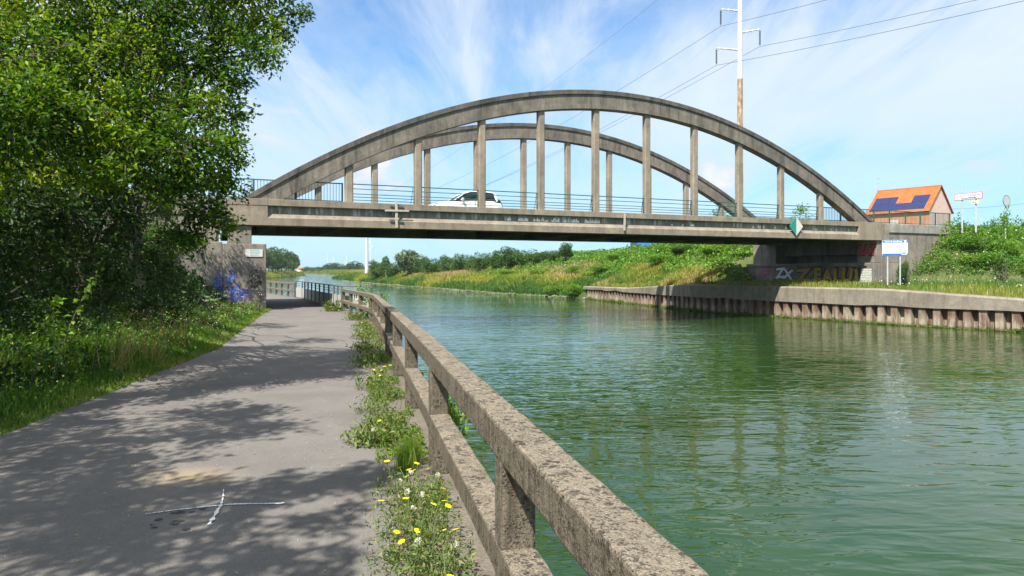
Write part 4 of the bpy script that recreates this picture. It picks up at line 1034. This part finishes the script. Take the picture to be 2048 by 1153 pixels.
by_px('brush', 1108, 570, 83.5, 44, 'shrub', 'low green clump at the waterline just beyond the quay wall clump', 'shrub', None, False)
by_px('bush', 686, 545, 250, 16, 'shrub', 'lone small bush at the water edge on the far right bank', 'shrub', None, False)
# far houses
fh = empty('house', at(602, 542, 860), R(20), 'tiny far white house with orange roof beyond the left bank', 'house')
b = MB(); b.box(-5, 5, -3, 3, -1, 2.4); b.build('wall', M['white_paint'], fh)
b = MB(); b.prism([(-3.4, 2.3), (3.4, 2.3), (0, 4.4)], -5.3, 5.3, 'yz_x'); b.build('roof', M['tiles'], fh)

# ------------------------------------------------------------------ ground cover
def cover(name, X, Y, hf, N, mat, leaf, bump, bscale, tone_s=.35, tone_b=.0, up=.5):
    """leafy cover over points X,Y of a height function, mounded by noise"""
    z = hf(X, Y); m_ = fbm(X*bscale, Y*bscale, 4); c = bump*np.clip((m_-.25)*2, .12, 1.4)
    q = rng.random(len(X))**.45; P = np.stack([X, Y, z + c*q], 1)
    t = np.clip(.12+fbm(X*tone_s+9, Y*tone_s, 3)*.62 + rng.normal(0, .16, len(X)) + tone_b, 0, 1)
    V, Fc, T = leaf_arrays(P, leaf*rng.uniform(.6, 1.4, len(X)), .65, None, t, up)
    return tag(np_mesh(name, V, Fc, M[mat], attrs={'tone': T}), kind='stuff')
def blades(name, P, H, Wd, mat, tone, lean=.4, wind=(0, 0)):
    V, Fc, T = blade_arrays(P, H, Wd, lean, tone, wind)
    return tag(np_mesh(name, V, Fc, M[mat], attrs={'tone': T}), kind='stuff')
def flowers(name, P, r, mat):
    V, Fc, T = leaf_arrays(P, r*rng.uniform(.7, 1.3, len(P)), .9, None, None, .7, .05); return tag(np_mesh(name, V, Fc, M[mat], attrs={'tone': T}), kind='stuff')

# right front embankment: ivy and brambles
N = 70000; u = 38.5+rng.random(N)*38; v = -.2-rng.random(N)*11
X, Y = bw(u, v); h = h_right(X, Y); k = (h > quay_top(Y)+.35+.5*fbm(X*.4, Y*.4)) & (X/Y < .80); X, Y = X[k], Y[k]
cover('brambles', X, Y, h_right, len(X), 'bramble', .15, 1.15, .8, .55, -.06)
k = rng.choice(len(X), 420); k = k[fbm(X[k]*.25+5, Y[k]*.25, 3) > .5]
flowers('white_flowers', np.stack([X[k], Y[k], h_right(X[k], Y[k])+.55+.3*rng.random(len(k))], 1), .075, 'petal_white')
# crest of that embankment along the road
N = 9000; u = 46+rng.random(N)*30; v = -.2+rng.random(N)*1.3; X, Y = bw(u, v); cover('brambles', X, Y, lambda x, y: x*0+4.6, N, 'bramble', .15, .7, .6)
# strip of grass between quay and slope
N = 34000; Y = 16+rng.random(N)*58; off = .5+rng.random(N)**1.3*15; X = xr(Y)+off; h = h_right(X, Y); uu, vv = buv(X, Y)
sh = (vv > .2) & (vv < 10.5)
k = (h < quay_top(Y)+.9) & (X/Y < .8) & ~((uu > 37) & (vv > -.2)) & (~sh | (rng.random(N) < .8)); X, Y, h = X[k], Y[k], h[k]
n = fbm(X*.35, Y*.35, 3); o2 = X-xr(Y)
t = np.clip(.5-o2*.05+n*.5-.25 + rng.normal(0, .18, len(X)), 0, 1)
blades('quay_grass', np.stack([X, Y, h-.02], 1), (.12+.5*n)*rng.uniform(.5, 1.2, len(X)), .03, 'dry', t, .6)
k = rng.choice(len(X), 800); k = k[(fbm(X[k]*.3+2, Y[k]*.3+8, 3) > .5) & (o2[k] > 2.2)]
flowers('white_flowers', np.stack([X[k], Y[k], h[k]+.25+.35*rng.random(len(k))], 1), .065, 'petal_white')
k = rng.choice(len(X), 420); k = k[fbm(X[k]*.25+22, Y[k]*.25+8, 3) > .52]
flowers('yellow_flowers', np.stack([X[k], Y[k], h[k]+.25+.35*rng.random(len(k))], 1), .06, 'petal_yellow')
N = 30000; Y = 50+29*rng.random(N); X = xr(Y)+.65+rng.random(N)*9; h = h_right(X, Y); uu, vv = buv(X, Y); k = ~((uu > 30) & (vv < 12.6)) & (h < 1.6); X, Y, h = X[k], Y[k], h[k]
n = fbm(X*.3+7, Y*.3, 3); t = np.clip(.1+n*1.1-.15+rng.normal(0, .16, len(X)), 0, 1)
blades('quay_grass', np.stack([X, Y, h-.03], 1), (.25+.6*n)*rng.uniform(.5, 1.2, len(X)), .075, 'dry', t, .7)
# slope beyond the bridge
N = 90000; Y = 54+rng.random(N)*85; X = xr(Y)+4+rng.random(N)*26; h = h_right(X, Y); uu, vv = buv(X, Y)
k = (vv > 5) & ~((uu > 36) & (vv < 12.6)) & (h > .3+.5*fbm(X*.2, Y*.2)) & (X > xr(Y)+4.5) & (X < crest_x(Y)+3); X, Y = X[k], Y[k]
cover('brambles', X, Y, h_right, len(X), 'bramble', .26, 1.0, .35, .12)
k = rng.choice(len(X), 700); k = k[fbm(X[k]*.15+5, Y[k]*.15, 3) > .5]
flowers('white_flowers', np.stack([X[k], Y[k], h_right(X[k], Y[k])+.8+.3*rng.random(len(k))], 1), .1, 'petal_white')
# tall bank grass, tan and yellow, along the far right bank
N = 90000; Y = 70+230*rng.random(N)**1.5; off = .3+rng.random(N)*12; X = xr(Y)+off; h = h_right(X, Y)
k = (Y > 77) | (off > 1); k &= h < 1.9; X, Y, h, off = X[k], Y[k], h[k], off[k]
n = fbm(X*.11, Y*.11, 3); n2 = fbm(X*.2+40, Y*.08, 3)
t = np.clip((off-1.8)*.1 + (n-.5)*1.7 + .24 + rng.normal(0, .12, len(X)), 0, 1)
t = np.where((n2 > .58) & (off > 3), np.clip(.56+rng.normal(0, .07, len(X)), 0, 1), t)
blades('bank_grass', np.stack([X, Y, h-.03], 1), rng.uniform(.35, 1.0, len(X))*(.45+n), .05+.0008*Y, 'dry', t, .5)
N = 16000; Y = 300+460*rng.random(N); X = xr(Y)+rng.random(N)*14; t = np.clip(.4+rng.normal(0, .2, N), 0, 1)
blades('bank_grass', np.stack([X, Y, h_right(X, Y)-.03], 1), rng.uniform(.6, 1.3, N), .6, 'dry', t, .5)
N = 34000; Y = 110+360*rng.random(N); X = xl(Y)-.4-rng.random(N)*16; t = np.clip(.35+fbm(X*.1, Y*.1)*.4-.1+rng.normal(0, .16, N), 0, 1)
blades('bank_grass', np.stack([X, Y, h_left(X, Y)-.03], 1), rng.uniform(.4, 1.2, N), .3, 'dry', t, .5)
# stones at the foot of the natural bank
N = 700; Y = 76.5+130*rng.random(N)**1.4; X = xr(Y)+rng.uniform(-.25, .75, N)
st = MB()
for x_, y_ in zip(X, Y):
    r = random.uniform(.06, .22); c = Vector((x_, y_, WATER_Z+random.uniform(-.02, .15))); k = 6; ring = [c+Vector((math.cos(q*2*math.pi/k)*r*random.uniform(.7, 1.2), math.sin(q*2*math.pi/k)*r*random.uniform(.7, 1.2), 0)) for q in range(k)]
    st.add(ring+[c+Vector((random.uniform(-.3, .3)*r, random.uniform(-.3, .3)*r, r*random.uniform(.5, .9)))], [(q, (q+1) % k, k) for q in range(k)])
tag(st.build('bank_stones', plain('bank_stone', (.15, .14, .11), .9, 0, .2, .35, .4), recalc=False), kind='stuff')

# left bank: dark undergrowth and verge grass
N = 110000; Y = 3.0+rng.random(N)**1.15*29; d = .8+rng.random(N)**1.3*8.5; X = path_l(Y)-d; k = X/Y > -1.05; k &= buv(X, Y)[1] < -.3
X, Y, d = X[k], Y[k], d[k]; z = h_left(X, Y); m_ = fbm(X*.7, Y*.7, 4); c = np.clip((d-.7)*.8, 0, 3.2)*np.clip((m_-.2)*2.0, .15, 1.3)
P = np.stack([X, Y, z+c*rng.random(len(X))**.5], 1); t = np.clip(fbm(X*.5, Y*.5+4)*.7+rng.normal(0, .17, len(X)), 0, 1)
V, Fc, T = leaf_arrays(P, (.05+.003*Y)*rng.uniform(.6, 1.5, len(X)), .6, None, t, .4)
tag(np_mesh('undergrowth', V, Fc, M['leafshade'], attrs={'tone': T}), kind='stuff')
N = 60000; Y = 2.6+31*rng.random(N)**1.5; d = rng.random(N)**1.2*3.4-.06; X = path_l(Y)-d; z = h_left(X, Y); n = fbm(X*1.1, Y*1.1, 3)
H = (.06+.22*np.clip(d, 0, 1.6))*(.4+1.1*n)*rng.uniform(.6, 1.4, N); t = np.clip(.15+n*.6+rng.normal(0, .17, N)+.25*(d < .25), 0, 1)
blades('verge_grass', np.stack([X, Y, z], 1), H, .006+.0011*Y, 'grass', t, .8)
N = 1500; Y = 4+24*rng.random(N); d = .2+rng.random(N)*2.4; X = path_l(Y)-d; k = fbm(X*.6+3, Y*.6, 3) > .52; X, Y = X[k], Y[k]
flowers('white_flowers', np.stack([X, Y, h_left(X, Y)+.12+.35*rng.random(len(X))], 1), .014+.0007*Y, 'petal_white')
N = 350; Y = 6+22*rng.random(N); d = .3+rng.random(N)*2.0; X = path_l(Y)-d
flowers('yellow_flowers', np.stack([X, Y, h_left(X, Y)+.2+.3*rng.random(N)], 1), .03, 'petal_yellow')
# ivy climbing the shaded left wall
N = 16000; u = -25+rng.random(N)*19.5; z = rng.random(N)*4.2-.2; v = -.04-rng.random(N)*.5; X, Y = bw(u, v)
k = (fbm(u*.5, z*.5, 4) > .5+.018*(z-1)) & ((u < -7.2) | (z < .9)) & (z < 4.0-1.4*(u+25 > 14)); X, Y, z = X[k], Y[k], z[k]
V, Fc, T = leaf_arrays(np.stack([X, Y, z], 1), .13*rng.uniform(.6, 1.3, len(X)), .7, None, np.clip(rng.normal(.4, .2, len(X)), 0, 1), .2)
tag(np_mesh('ivy', V, Fc, M['leafshade'], attrs={'tone': T}), kind='stuff')

N = 16000; Y = 5+22*rng.random(N)**1.2; d = .35+rng.random(N)*2.4; X = path_l(Y)-d; nn_ = fbm(X*1.6+8, Y*1.6, 3); k = nn_ > .5; X, Y, d, nn_ = X[k], Y[k], d[k], nn_[k]
P = np.stack([X, Y, h_left(X, Y)+(.1+.3*d)*rng.random(len(X))*np.clip((nn_-.42)*6, .3, 1.3)], 1)
V, Fc, T = leaf_arrays(P, (.035+.002*Y)*rng.uniform(.5, 1.5, len(X)), .5, None, np.clip(rng.normal(.5, .25, len(X)), 0, 1), .5); tag(np_mesh('verge_weeds', V, Fc, M['bramble'], attrs={'tone': T}), kind='stuff')
random.seed(101)
for k in range(13):
    u_, v_ = [(44.5, -1.6), (46.5, -3), (49, -1.4), (48, -5), (51.5, -3.2), (54, -1.8), (53, -6), (57, -4), (46, -5.6), (50, -7.4), (60, -2), (43.6, -3.2), (56, -7.5)][k]; x, y = bw(u_, v_)
    plant('brush', x, y, hr(x, y)-.25, random.uniform(.9, 1.6), random.uniform(1.0, 1.6), 'shrub', 'bramble mound swelling out of the overgrown embankment beside the bridge', 'shrub', 'bramble mounds on the right embankment', False)
for k in range(9):
    y = [66, 72, 78, 84, 91, 99, 88, 75, 108][k]; x = float(xr(y))+[9, 7, 10, 8, 9, 8.5, 12, 12, 8][k]
    plant('brush', x, y, hr(x, y)-.3, random.uniform(1.3, 2.4), random.uniform(1.0, 1.6), 'shrub', 'bushy mound on the green slope seen beneath the bridge', 'shrub', 'bushy mounds on the slope beneath the bridge', False)
# individual plants on the left verge
def tall_grass(x, y, h, n, label, seed, wind=(.5, .1)):
    root = empty('grass_tussock', (x, y, gz(x, y)), 0, label, 'grass', 'dry grass tussocks on the left verge'); rg = np.random.default_rng(seed)
    P = np.stack([rg.normal(0, .12, n), rg.normal(0, .12, n), np.zeros(n)], 1)
    V, Fc, T = blade_arrays(P, h*rg.uniform(.6, 1.1, n), .009, 1.1, None, wind); np_mesh('stalks', V, Fc, M['straw'], root, {'tone': T})
    tips = V.reshape(-1, 5, 3)[:, 4]; q = np.repeat(tips, 7, 0) + rg.normal(0, .03, (n*7, 3)); V, Fc, T = leaf_arrays(q, .05, .25); np_mesh('seed_heads', V, Fc, M['straw'], root, {'tone': T})
def vp(px, py, Y): p = at(px, py, Y); return p.x, p.y
x, y = vp(235, 690, 11.2); tall_grass(x, y, 1.25, 34, 'tall straw coloured grass tussock standing against the dark undergrowth', 1)
x, y = vp(300, 680, 12.5); tall_grass(x, y, 1.05, 40, 'leaning pale grass tussock just right of the tallest straw tussock', 2, (.9, .0))
x, y = vp(345, 660, 15); tall_grass(x, y, .9, 24, 'thin dry grass tussock nearest the graffiti covered wall', 4, (.6, .1))
def shoot(x, y, tip, label, seed, mat='bramble', n=46, L=.09):
    root = empty('bramble_shoot', (x, y, gz(x, y)), 0, label, 'plant', None); rg = np.random.default_rng(seed); e = Vector(tip)-root.location
    mid = e*.5+Vector((0, 0, .25*e.length)); b = MB(); pts = []
    for t in np.linspace(0, 1, 10): pts.append(mid*2*t*(1-t)+e*t*t)
    b.tube(pts, [.01*(1-.7*k/9) for k in range(10)], 5, False); b.build('stem', M['twig'], root, recalc=False)
    t = rg.uniform(.15, 1, n)[:, None]; P = np.array(mid)*2*t*(1-t)+np.array(e)*t*t; V, Fc, T = leaf_arrays(P+rg.normal(0, .02, (n, 3)), L*rg.uniform(.7, 1.3, n), .65, rg.normal(size=(n, 3)), np.clip(rg.normal(.7, .15, n), 0, 1), .9)
    np_mesh('leaves', V, Fc, M[mat], root, {'tone': T})
x, y = vp(95, 690, 9.2); shoot(x, y, at(200, 545, 9.4), 'long arching bright bramble shoot catching sun above the verge', 3)
x, y = vp(60, 640, 9.4); shoot(x, y, at(120, 600, 9.3), 'short bramble shoot below the long arching one at left', 5, n=60)
x, y = vp(170, 660, 10); shoot(x, y, at(120, 650, 9.8), 'low sunlit bramble shoot left of the straw tussock', 6, n=70)
def umbel(x, y, h, seed, label):
    root = empty('cow_parsley', (x, y, gz(x, y)), 0, label, 'plant', 'white umbel flowers by the wall'); rg = np.random.default_rng(seed); b = MB(); heads = []
    for k in range(7):
        e = Vector((rg.normal(0, .3), rg.normal(0, .3), h*rg.uniform(.6, 1.05))); b.tube([(0, 0, 0), e*.5+Vector((0, 0, .1)), e], [.008, .006, .004], 4, False); heads.append(e)
    b.build('stems', M['bramble'] if False else M['twig'], root, recalc=False)
    P = np.concatenate([np.array(e)+np.stack([rg.normal(0, .05, 26), rg.normal(0, .05, 26), rg.normal(0, .012, 26)], 1)[:14] for e in heads]); V, Fc, T = leaf_arrays(P, .02, .9, None, None, .9, .05); np_mesh('flower_heads', V, Fc, M['petal_white'], root, {'tone': T})
    n = 160; P = np.stack([rg.normal(0, .22, n), rg.normal(0, .22, n), rg.random(n)*h*.6], 1); V, Fc, T = leaf_arrays(P, .09, .35, None, None, .5); np_mesh('leaves', V, Fc, M['grass'], root, {'tone': T})
for k, (px, py, Y, h) in enumerate([(462, 640, 24, 1.15), (485, 632, 26, 1.1), (440, 645, 22, 1.0), (510, 625, 28, .9), (425, 650, 20, .95), (380, 610, 21, 1.3)]):
    x, y = vp(px, py, Y); umbel(x, y, h, k+3, 'white flowered umbel plant in front of the blue graffiti')

# weeds along the foot of the rail
ws = []
def weed(y, dx, label, seed, h=.3, nfl=5, n=170, spread=.16, mat='weedleaf', fr=.021, leafL=.045, group=None):
    x = float(rail_x(y))+dx; root = empty('flowering_weed' if nfl else 'weed', (x, y, float(zp(y))+.01), 0, label, 'weed', group); rg = np.random.default_rng(seed)
    P = np.stack([rg.normal(0, spread, n), rg.normal(0, spread*1.5, n), rg.random(n)**1.6*h*.75], 1); P[:, :2] = np.clip(P[:, :2], -2*spread, 2*spread); P[:, 0] = np.minimum(P[:, 0], -dx-.01)
    V, Fc, T = leaf_arrays(P, leafL*rg.uniform(.5, 1.3, n), .32, rg.normal(size=(n, 3))+np.array([0, 0, .5]), np.clip(rg.normal(.55, .25, n), 0, 1), .5); np_mesh('leaves', V, Fc, M[mat], root, {'tone': T})
    b = MB(); tips = []
    for k in range(max(nfl, 6)+5):
        a = Vector((float(np.clip(rg.normal(0, spread*.7), -.17, -dx-.02)), float(np.clip(rg.normal(0, spread*1.3), -.4, .4)), 0)); e = a+Vector((rg.normal(0, .06), rg.normal(0, .08), h*rg.uniform(.6, 1.15))); e.x = min(e.x, -dx-.015)
        b.tube([a, (a+e)/2+Vector((rg.normal(0, .015), rg.normal(0, .015), 0)), e], [.0035, .003, .002], 4, False); tips.append(e)
    b.build('stems', M['stemgreen'], root, recalc=False)
    for k in range(nfl):
        f = MB(); e = tips[k]; tilt = Matrix.Rotation(rg.uniform(-.6, .3), 3, 'X') @ Matrix.Rotation(rg.uniform(-.5, .5), 3, 'Y'); K = 14; vs = [e+Vector((0, 0, .004))]
        for j in range(2*K):
            a = math.pi*j/K; rr_ = fr*(1 if j % 2 == 0 else .78)*rg.uniform(.9, 1.1); vs.append(e+tilt@Vector((rr_*math.cos(a), rr_*math.sin(a), .006)))
        f.add(vs, [(0, 1+j, 1+(j+1) % (2*K)) for j in range(2*K)]); f.build('flower', M['yflower'], root, recalc=False)
    if n > 500:
        for k in range(2):
            e = tips[-1-k % 4]+Vector((rg.normal(0, .02), rg.normal(0, .05), -.03*k)); P = np.array(e)+rand_dirs(60)*.012; V, Fc, T = leaf_arrays(P, .012, .3, rand_dirs(60)); np_mesh('seed_head', V, Fc, M['petal_white'], root, {'tone': T})
    return root
M['weedleaf'] = leaf_mat('weed_leaf', [(.035, .085, .012), (.075, .15, .02), (.14, .19, .04), (.27, .25, .11)], .3)
M['stemgreen'] = plain('weed_stem', (.12, .16, .05), .7); M['yflower'] = plain('yellow_flower', (.8, .6, .01), .6, 0, .2, .12, 60)
weed(3.6, -.21, 'yellow flowered weeds at the bottom edge of the picture beside the foreground rail', 9, .3, 8, 900, .13, leafL=.036)
weed(4.05, -.22, 'largest yellow flowered weed clump at the foot of the lower rail', 1, .3, 10, 950, .14, leafL=.034)
weed(4.5, -.2, 'yellow flowered weed clump just beyond the largest one', 2, .32, 6, 750, .13, leafL=.034)
weed(4.95, -.22, 'weed clump with white seed heads before the second rail post', 3, .26, 3, 520, .13, leafL=.036)
weed(6.7, -.4, 'broad leaved weed spreading onto the asphalt past the bright grass tuft', 4, .17, 3, 520, .13, leafL=.07)
weed(7.3, -.3, 'low spreading weed beyond the broad leaved weed', 6, .18, 2, 420, .14)
weed(8.2, -.36, 'rosette weed on the asphalt edge before the third rail post', 7, .22, 2, 380, .12)
weed(9.0, -.2, 'lanky yellow flowered weed against the third rail post', 8, .42, 4, 240, .08)
gt = empty('grass_tuft', (float(rail_x(5.85))-.15, 5.85, 0), 0, 'bright green fine grass tuft beside the second rail post', 'grass')
P = np.stack([rng.normal(0, .04, 480), rng.normal(0, .1, 480), np.zeros(480)], 1); V, Fc, T = blade_arrays(P, rng.uniform(.12, .3, 480), .006, .4, np.clip(rng.normal(.62, .15, 480), 0, 1)); np_mesh('blades', V, Fc, M['grass'], gt, {'tone': T})
for k, y in enumerate([9.9, 12.2, 12.9, 14.8, 15.4, 17.8, 18.6, 20.6, 22.4]):
    weed(y, -.3 - .12*(k % 2), 'small yellow flowered weed by the distant part of the concrete rail', 20+k, .24, 3, 190, .14, group='small weeds at the rail foot', fr=.022, leafL=.08)
weed(25.6, -.3, 'leafy weed clump on the path side of the bend in the rail', 41, .3, 0, 240, .2, leafL=.14)
weed(31.4, -.5, 'yellowish dock plant where the steel fence meets the concrete rail', 42, .5, 0, 260, .22, leafL=.2)
for k, y in enumerate([24.0, 27.6, 29.2]):
    x = float(rail_x(y))+.42; plant('sapling', x, y, -1.0, .5, 2.0+.1*k, 'shrub', ['leafy shoot poking above the rail at its bend', 'green bush seen through the rail bars left of the bend', 'low bush behind the rail next to the steel fence'][k], 'shrub', None, False)
plant('brush', float(rail_x(9.4))+.5, 9.4, -1.3, .45, 1.55, 'shrub', 'small green bush on the water side of the third rail bay', 'shrub', None, False)
# low mat of weeds and loose litter
N = 26000; Y = 1.6+22*rng.random(N)**1.4; X = rail_x(Y)+.05-.46*rng.random(N)**1.2; k = fbm(X*3, Y*1.6, 3) > .47; X, Y = X[k], Y[k]
P = np.stack([X, Y, zp(Y)+.01+.05*rng.random(len(X))], 1); V, Fc, T = leaf_arrays(P, .036*rng.uniform(.5, 1.6, len(X)), .3, None, np.clip(rng.normal(.6, .25, len(X)), 0, 1), .6)
tag(np_mesh('weed_mat', V, Fc, M['grass'], attrs={'tone': T}), kind='stuff')
N = 1100; Y = 2+20*rng.random(N)**1.3; e = rng.random(N); X = np.where(e < .5, path_l(Y)+rng.random(N)**2*1.2-.1, rail_x(Y)-.3-rng.random(N)**1.6*3.2)
P = np.stack([X, Y, zp(Y)+.016+.006*rng.random(N)], 1); V, Fc, T = leaf_arrays(P, rng.uniform(.012, .04, N), .4, rand_dirs(N)*np.array([1, 1, .05]), None, 3, .08)
tag(np_mesh('leaf_litter', V, Fc, M['straw'], attrs={'tone': T}), kind='stuff')
N = 500; Y = 2+14*rng.random(N)**1.3; X = rail_x(Y)-.15-rng.random(N)**1.5*3.0; P = np.stack([X, Y, zp(Y)+.012], 1)
peb = MB()
for p in P:
    r = random.uniform(.002, .005); c = Vector(p); k = 5; ring = [c+Vector((math.cos(q*2*math.pi/k)*r*random.uniform(.7, 1.2), math.sin(q*2*math.pi/k)*r*random.uniform(.7, 1.2), 0)) for q in range(k)]
    peb.add(ring+[c+Vector((0, 0, r))], [(q, (q+1) % k, k) for q in range(k)])
tag(peb.build('pebbles', plain('pebble', (.5, .45, .38), .9, 0, .2, .3, 3), recalc=False), kind='stuff')

# ------------------------------------------------------------------ sky, sun, camera
wd = bpy.data.worlds.new('World'); scene.world = wd; wd.use_nodes = True; nt = wd.node_tree; bg = nt.nodes['Background']
class WN(NT):
    def __init__(s): s.t = nt
w_ = WN()
sky = w_.n('ShaderNodeTexSky', sky_type='NISHITA'); sky.sun_disc = False
el = math.asin(SUN.z); sky.sun_elevation = el; sky.sun_rotation = math.atan2(SUN.x, SUN.y); sky.altitude = 30; sky.air_density = 1.0; sky.dust_density = .6; sky.ozone_density = 2.5
tc = w_.n('ShaderNodeTexCoord'); sx = w_.n('ShaderNodeSeparateXYZ'); nt.links.new(tc.outputs['Generated'], sx.inputs[0])
den = w_.math('ADD', w_.math('MAXIMUM', sx.outputs['Z'], 0.0), .10)
cb = w_.n('ShaderNodeCombineXYZ'); nt.links.new(w_.math('DIVIDE', sx.outputs['X'], den), cb.inputs['X']); nt.links.new(w_.math('DIVIDE', sx.outputs['Y'], den), cb.inputs['Y'])
def wmap(vec, sc, rot, loc=(0, 0, 0)):
    o = w_.n('ShaderNodeMapping'); o.inputs['Scale'].default_value = sc; o.inputs['Rotation'].default_value = (0, 0, rot); o.inputs['Location'].default_value = loc; nt.links.new(vec, o.inputs['Vector']); return o.outputs[0]
cir = w_.noise(wmap(cb.outputs[0], (1.0, .22, 1), R(-8), (1.3, .4, 0)), 1.0, 9, .6, .8)
cir2 = w_.noise(wmap(cb.outputs[0], (3.0, .5, 1), R(-14), (3.1, 1.4, 0)), 1.2, 8, .65, .9)
big = w_.noise(wmap(cb.outputs[0], (.5, .5, 1), 0, (5.2, 2.0, 0)), .8, 4, .5, .3)
c1 = w_.math('ADD', w_.math('MULTIPLY', cir, .52), w_.math('ADD', w_.math('MULTIPLY', cir2, .24), w_.math('MULTIPLY', big, .4)))
mask = w_.ramp(c1, [(.40, .02), (.47, .3), (.55, .78), (.65, 1.0)])
# small cumulus low over the horizon
cu = w_.noise(wmap(tc.outputs['Generated'], (5.5, 5.5, 15), 0, (.3, .1, .2)), 1.0, 6, .55, .2)
band = w_.ramp(sx.outputs['Z'], [(.0, .3), (.02, 1), (.17, .8), (.26, 0)])
cum = w_.math('MULTIPLY', w_.ramp(cu, [(.585, 0), (.66, 1)]), band)
hz = w_.ramp(sx.outputs['Z'], [(0, .7), (.1, .4), (.35, .05)])
base = w_.mix(1.0, sky.outputs[0], (.52, 1.16, 1.62), 'MULTIPLY')
base = w_.mix(hz, base, (4.0, 6.8, 8.6))
low = w_.ramp(sx.outputs['Z'], [(0, .3), (.12, .55), (.3, .95)])
col = w_.mix(w_.math('MULTIPLY', mask, low), base, (7.2, 7.7, 8.2))
col = w_.mix(cum, col, w_.ramp(cu, [(.6, (5.6, 6.2, 7.1)), (.72, (8, 8, 8.1))]))
nt.links.new(col, bg.inputs['Color']); bg.inputs['Strength'].default_value = .065
sl = bpy.data.lights.new('sun', 'SUN'); sl.energy = 5.0; sl.angle = R(.53); sl.color = (1, .955, .88); so = bpy.data.objects.new('sun', sl); COL.objects.link(so)
so.rotation_euler = SUN.to_track_quat('Z', 'Y').to_euler(); so.location = (-20, -40, 60)
cam = bpy.data.cameras.new('camera'); cam.sensor_width = 36; cam.lens = 36*F/2048; cam.shift_y = -(576.5-HY)/2048; cam.clip_end = 20000; cam.clip_start = .05
co = bpy.data.objects.new('camera', cam); COL.objects.link(co); co.location = (0, 0, EYE); co.rotation_euler = (R(90), 0, 0); scene.camera = co
scene.view_settings.view_transform = 'Standard'; scene.view_settings.look = 'None'; scene.view_settings.exposure = 1.0; scene.view_settings.gamma = 1
cy = scene.cycles; cy.max_bounces = 6; cy.diffuse_bounces = 3; cy.glossy_bounces = 3; cy.transmission_bounces = 4; cy.transparent_max_bounces = 6; cy.volume_bounces = 0
cy.use_denoising = True; cy.caustics_reflective = False; cy.caustics_refractive = False; cy.sample_clamp_indirect = 6

# ------------------------------------------------------------------ haze   (name_haze)
if True:
    b = MB(); b.box(-700, 700, -60, 1100, -5, 60); hz_o = b.build('haze', None or bpy.data.materials.new('haze_air')); tag(hz_o, kind='stuff')
    hm = hz_o.data.materials[0]; hm.use_nodes = True; hm.node_tree.nodes.clear(); o_ = hm.node_tree.nodes.new('ShaderNodeOutputMaterial'); p_ = hm.node_tree.nodes.new('ShaderNodeVolumePrincipled')
    p_.inputs['Color'].default_value = (.82, .9, 1, 1); p_.inputs['Density'].default_value = .00013; p_.inputs['Anisotropy'].default_value = .2
    hm.node_tree.links.new(p_.outputs[0], o_.inputs['Volume'])
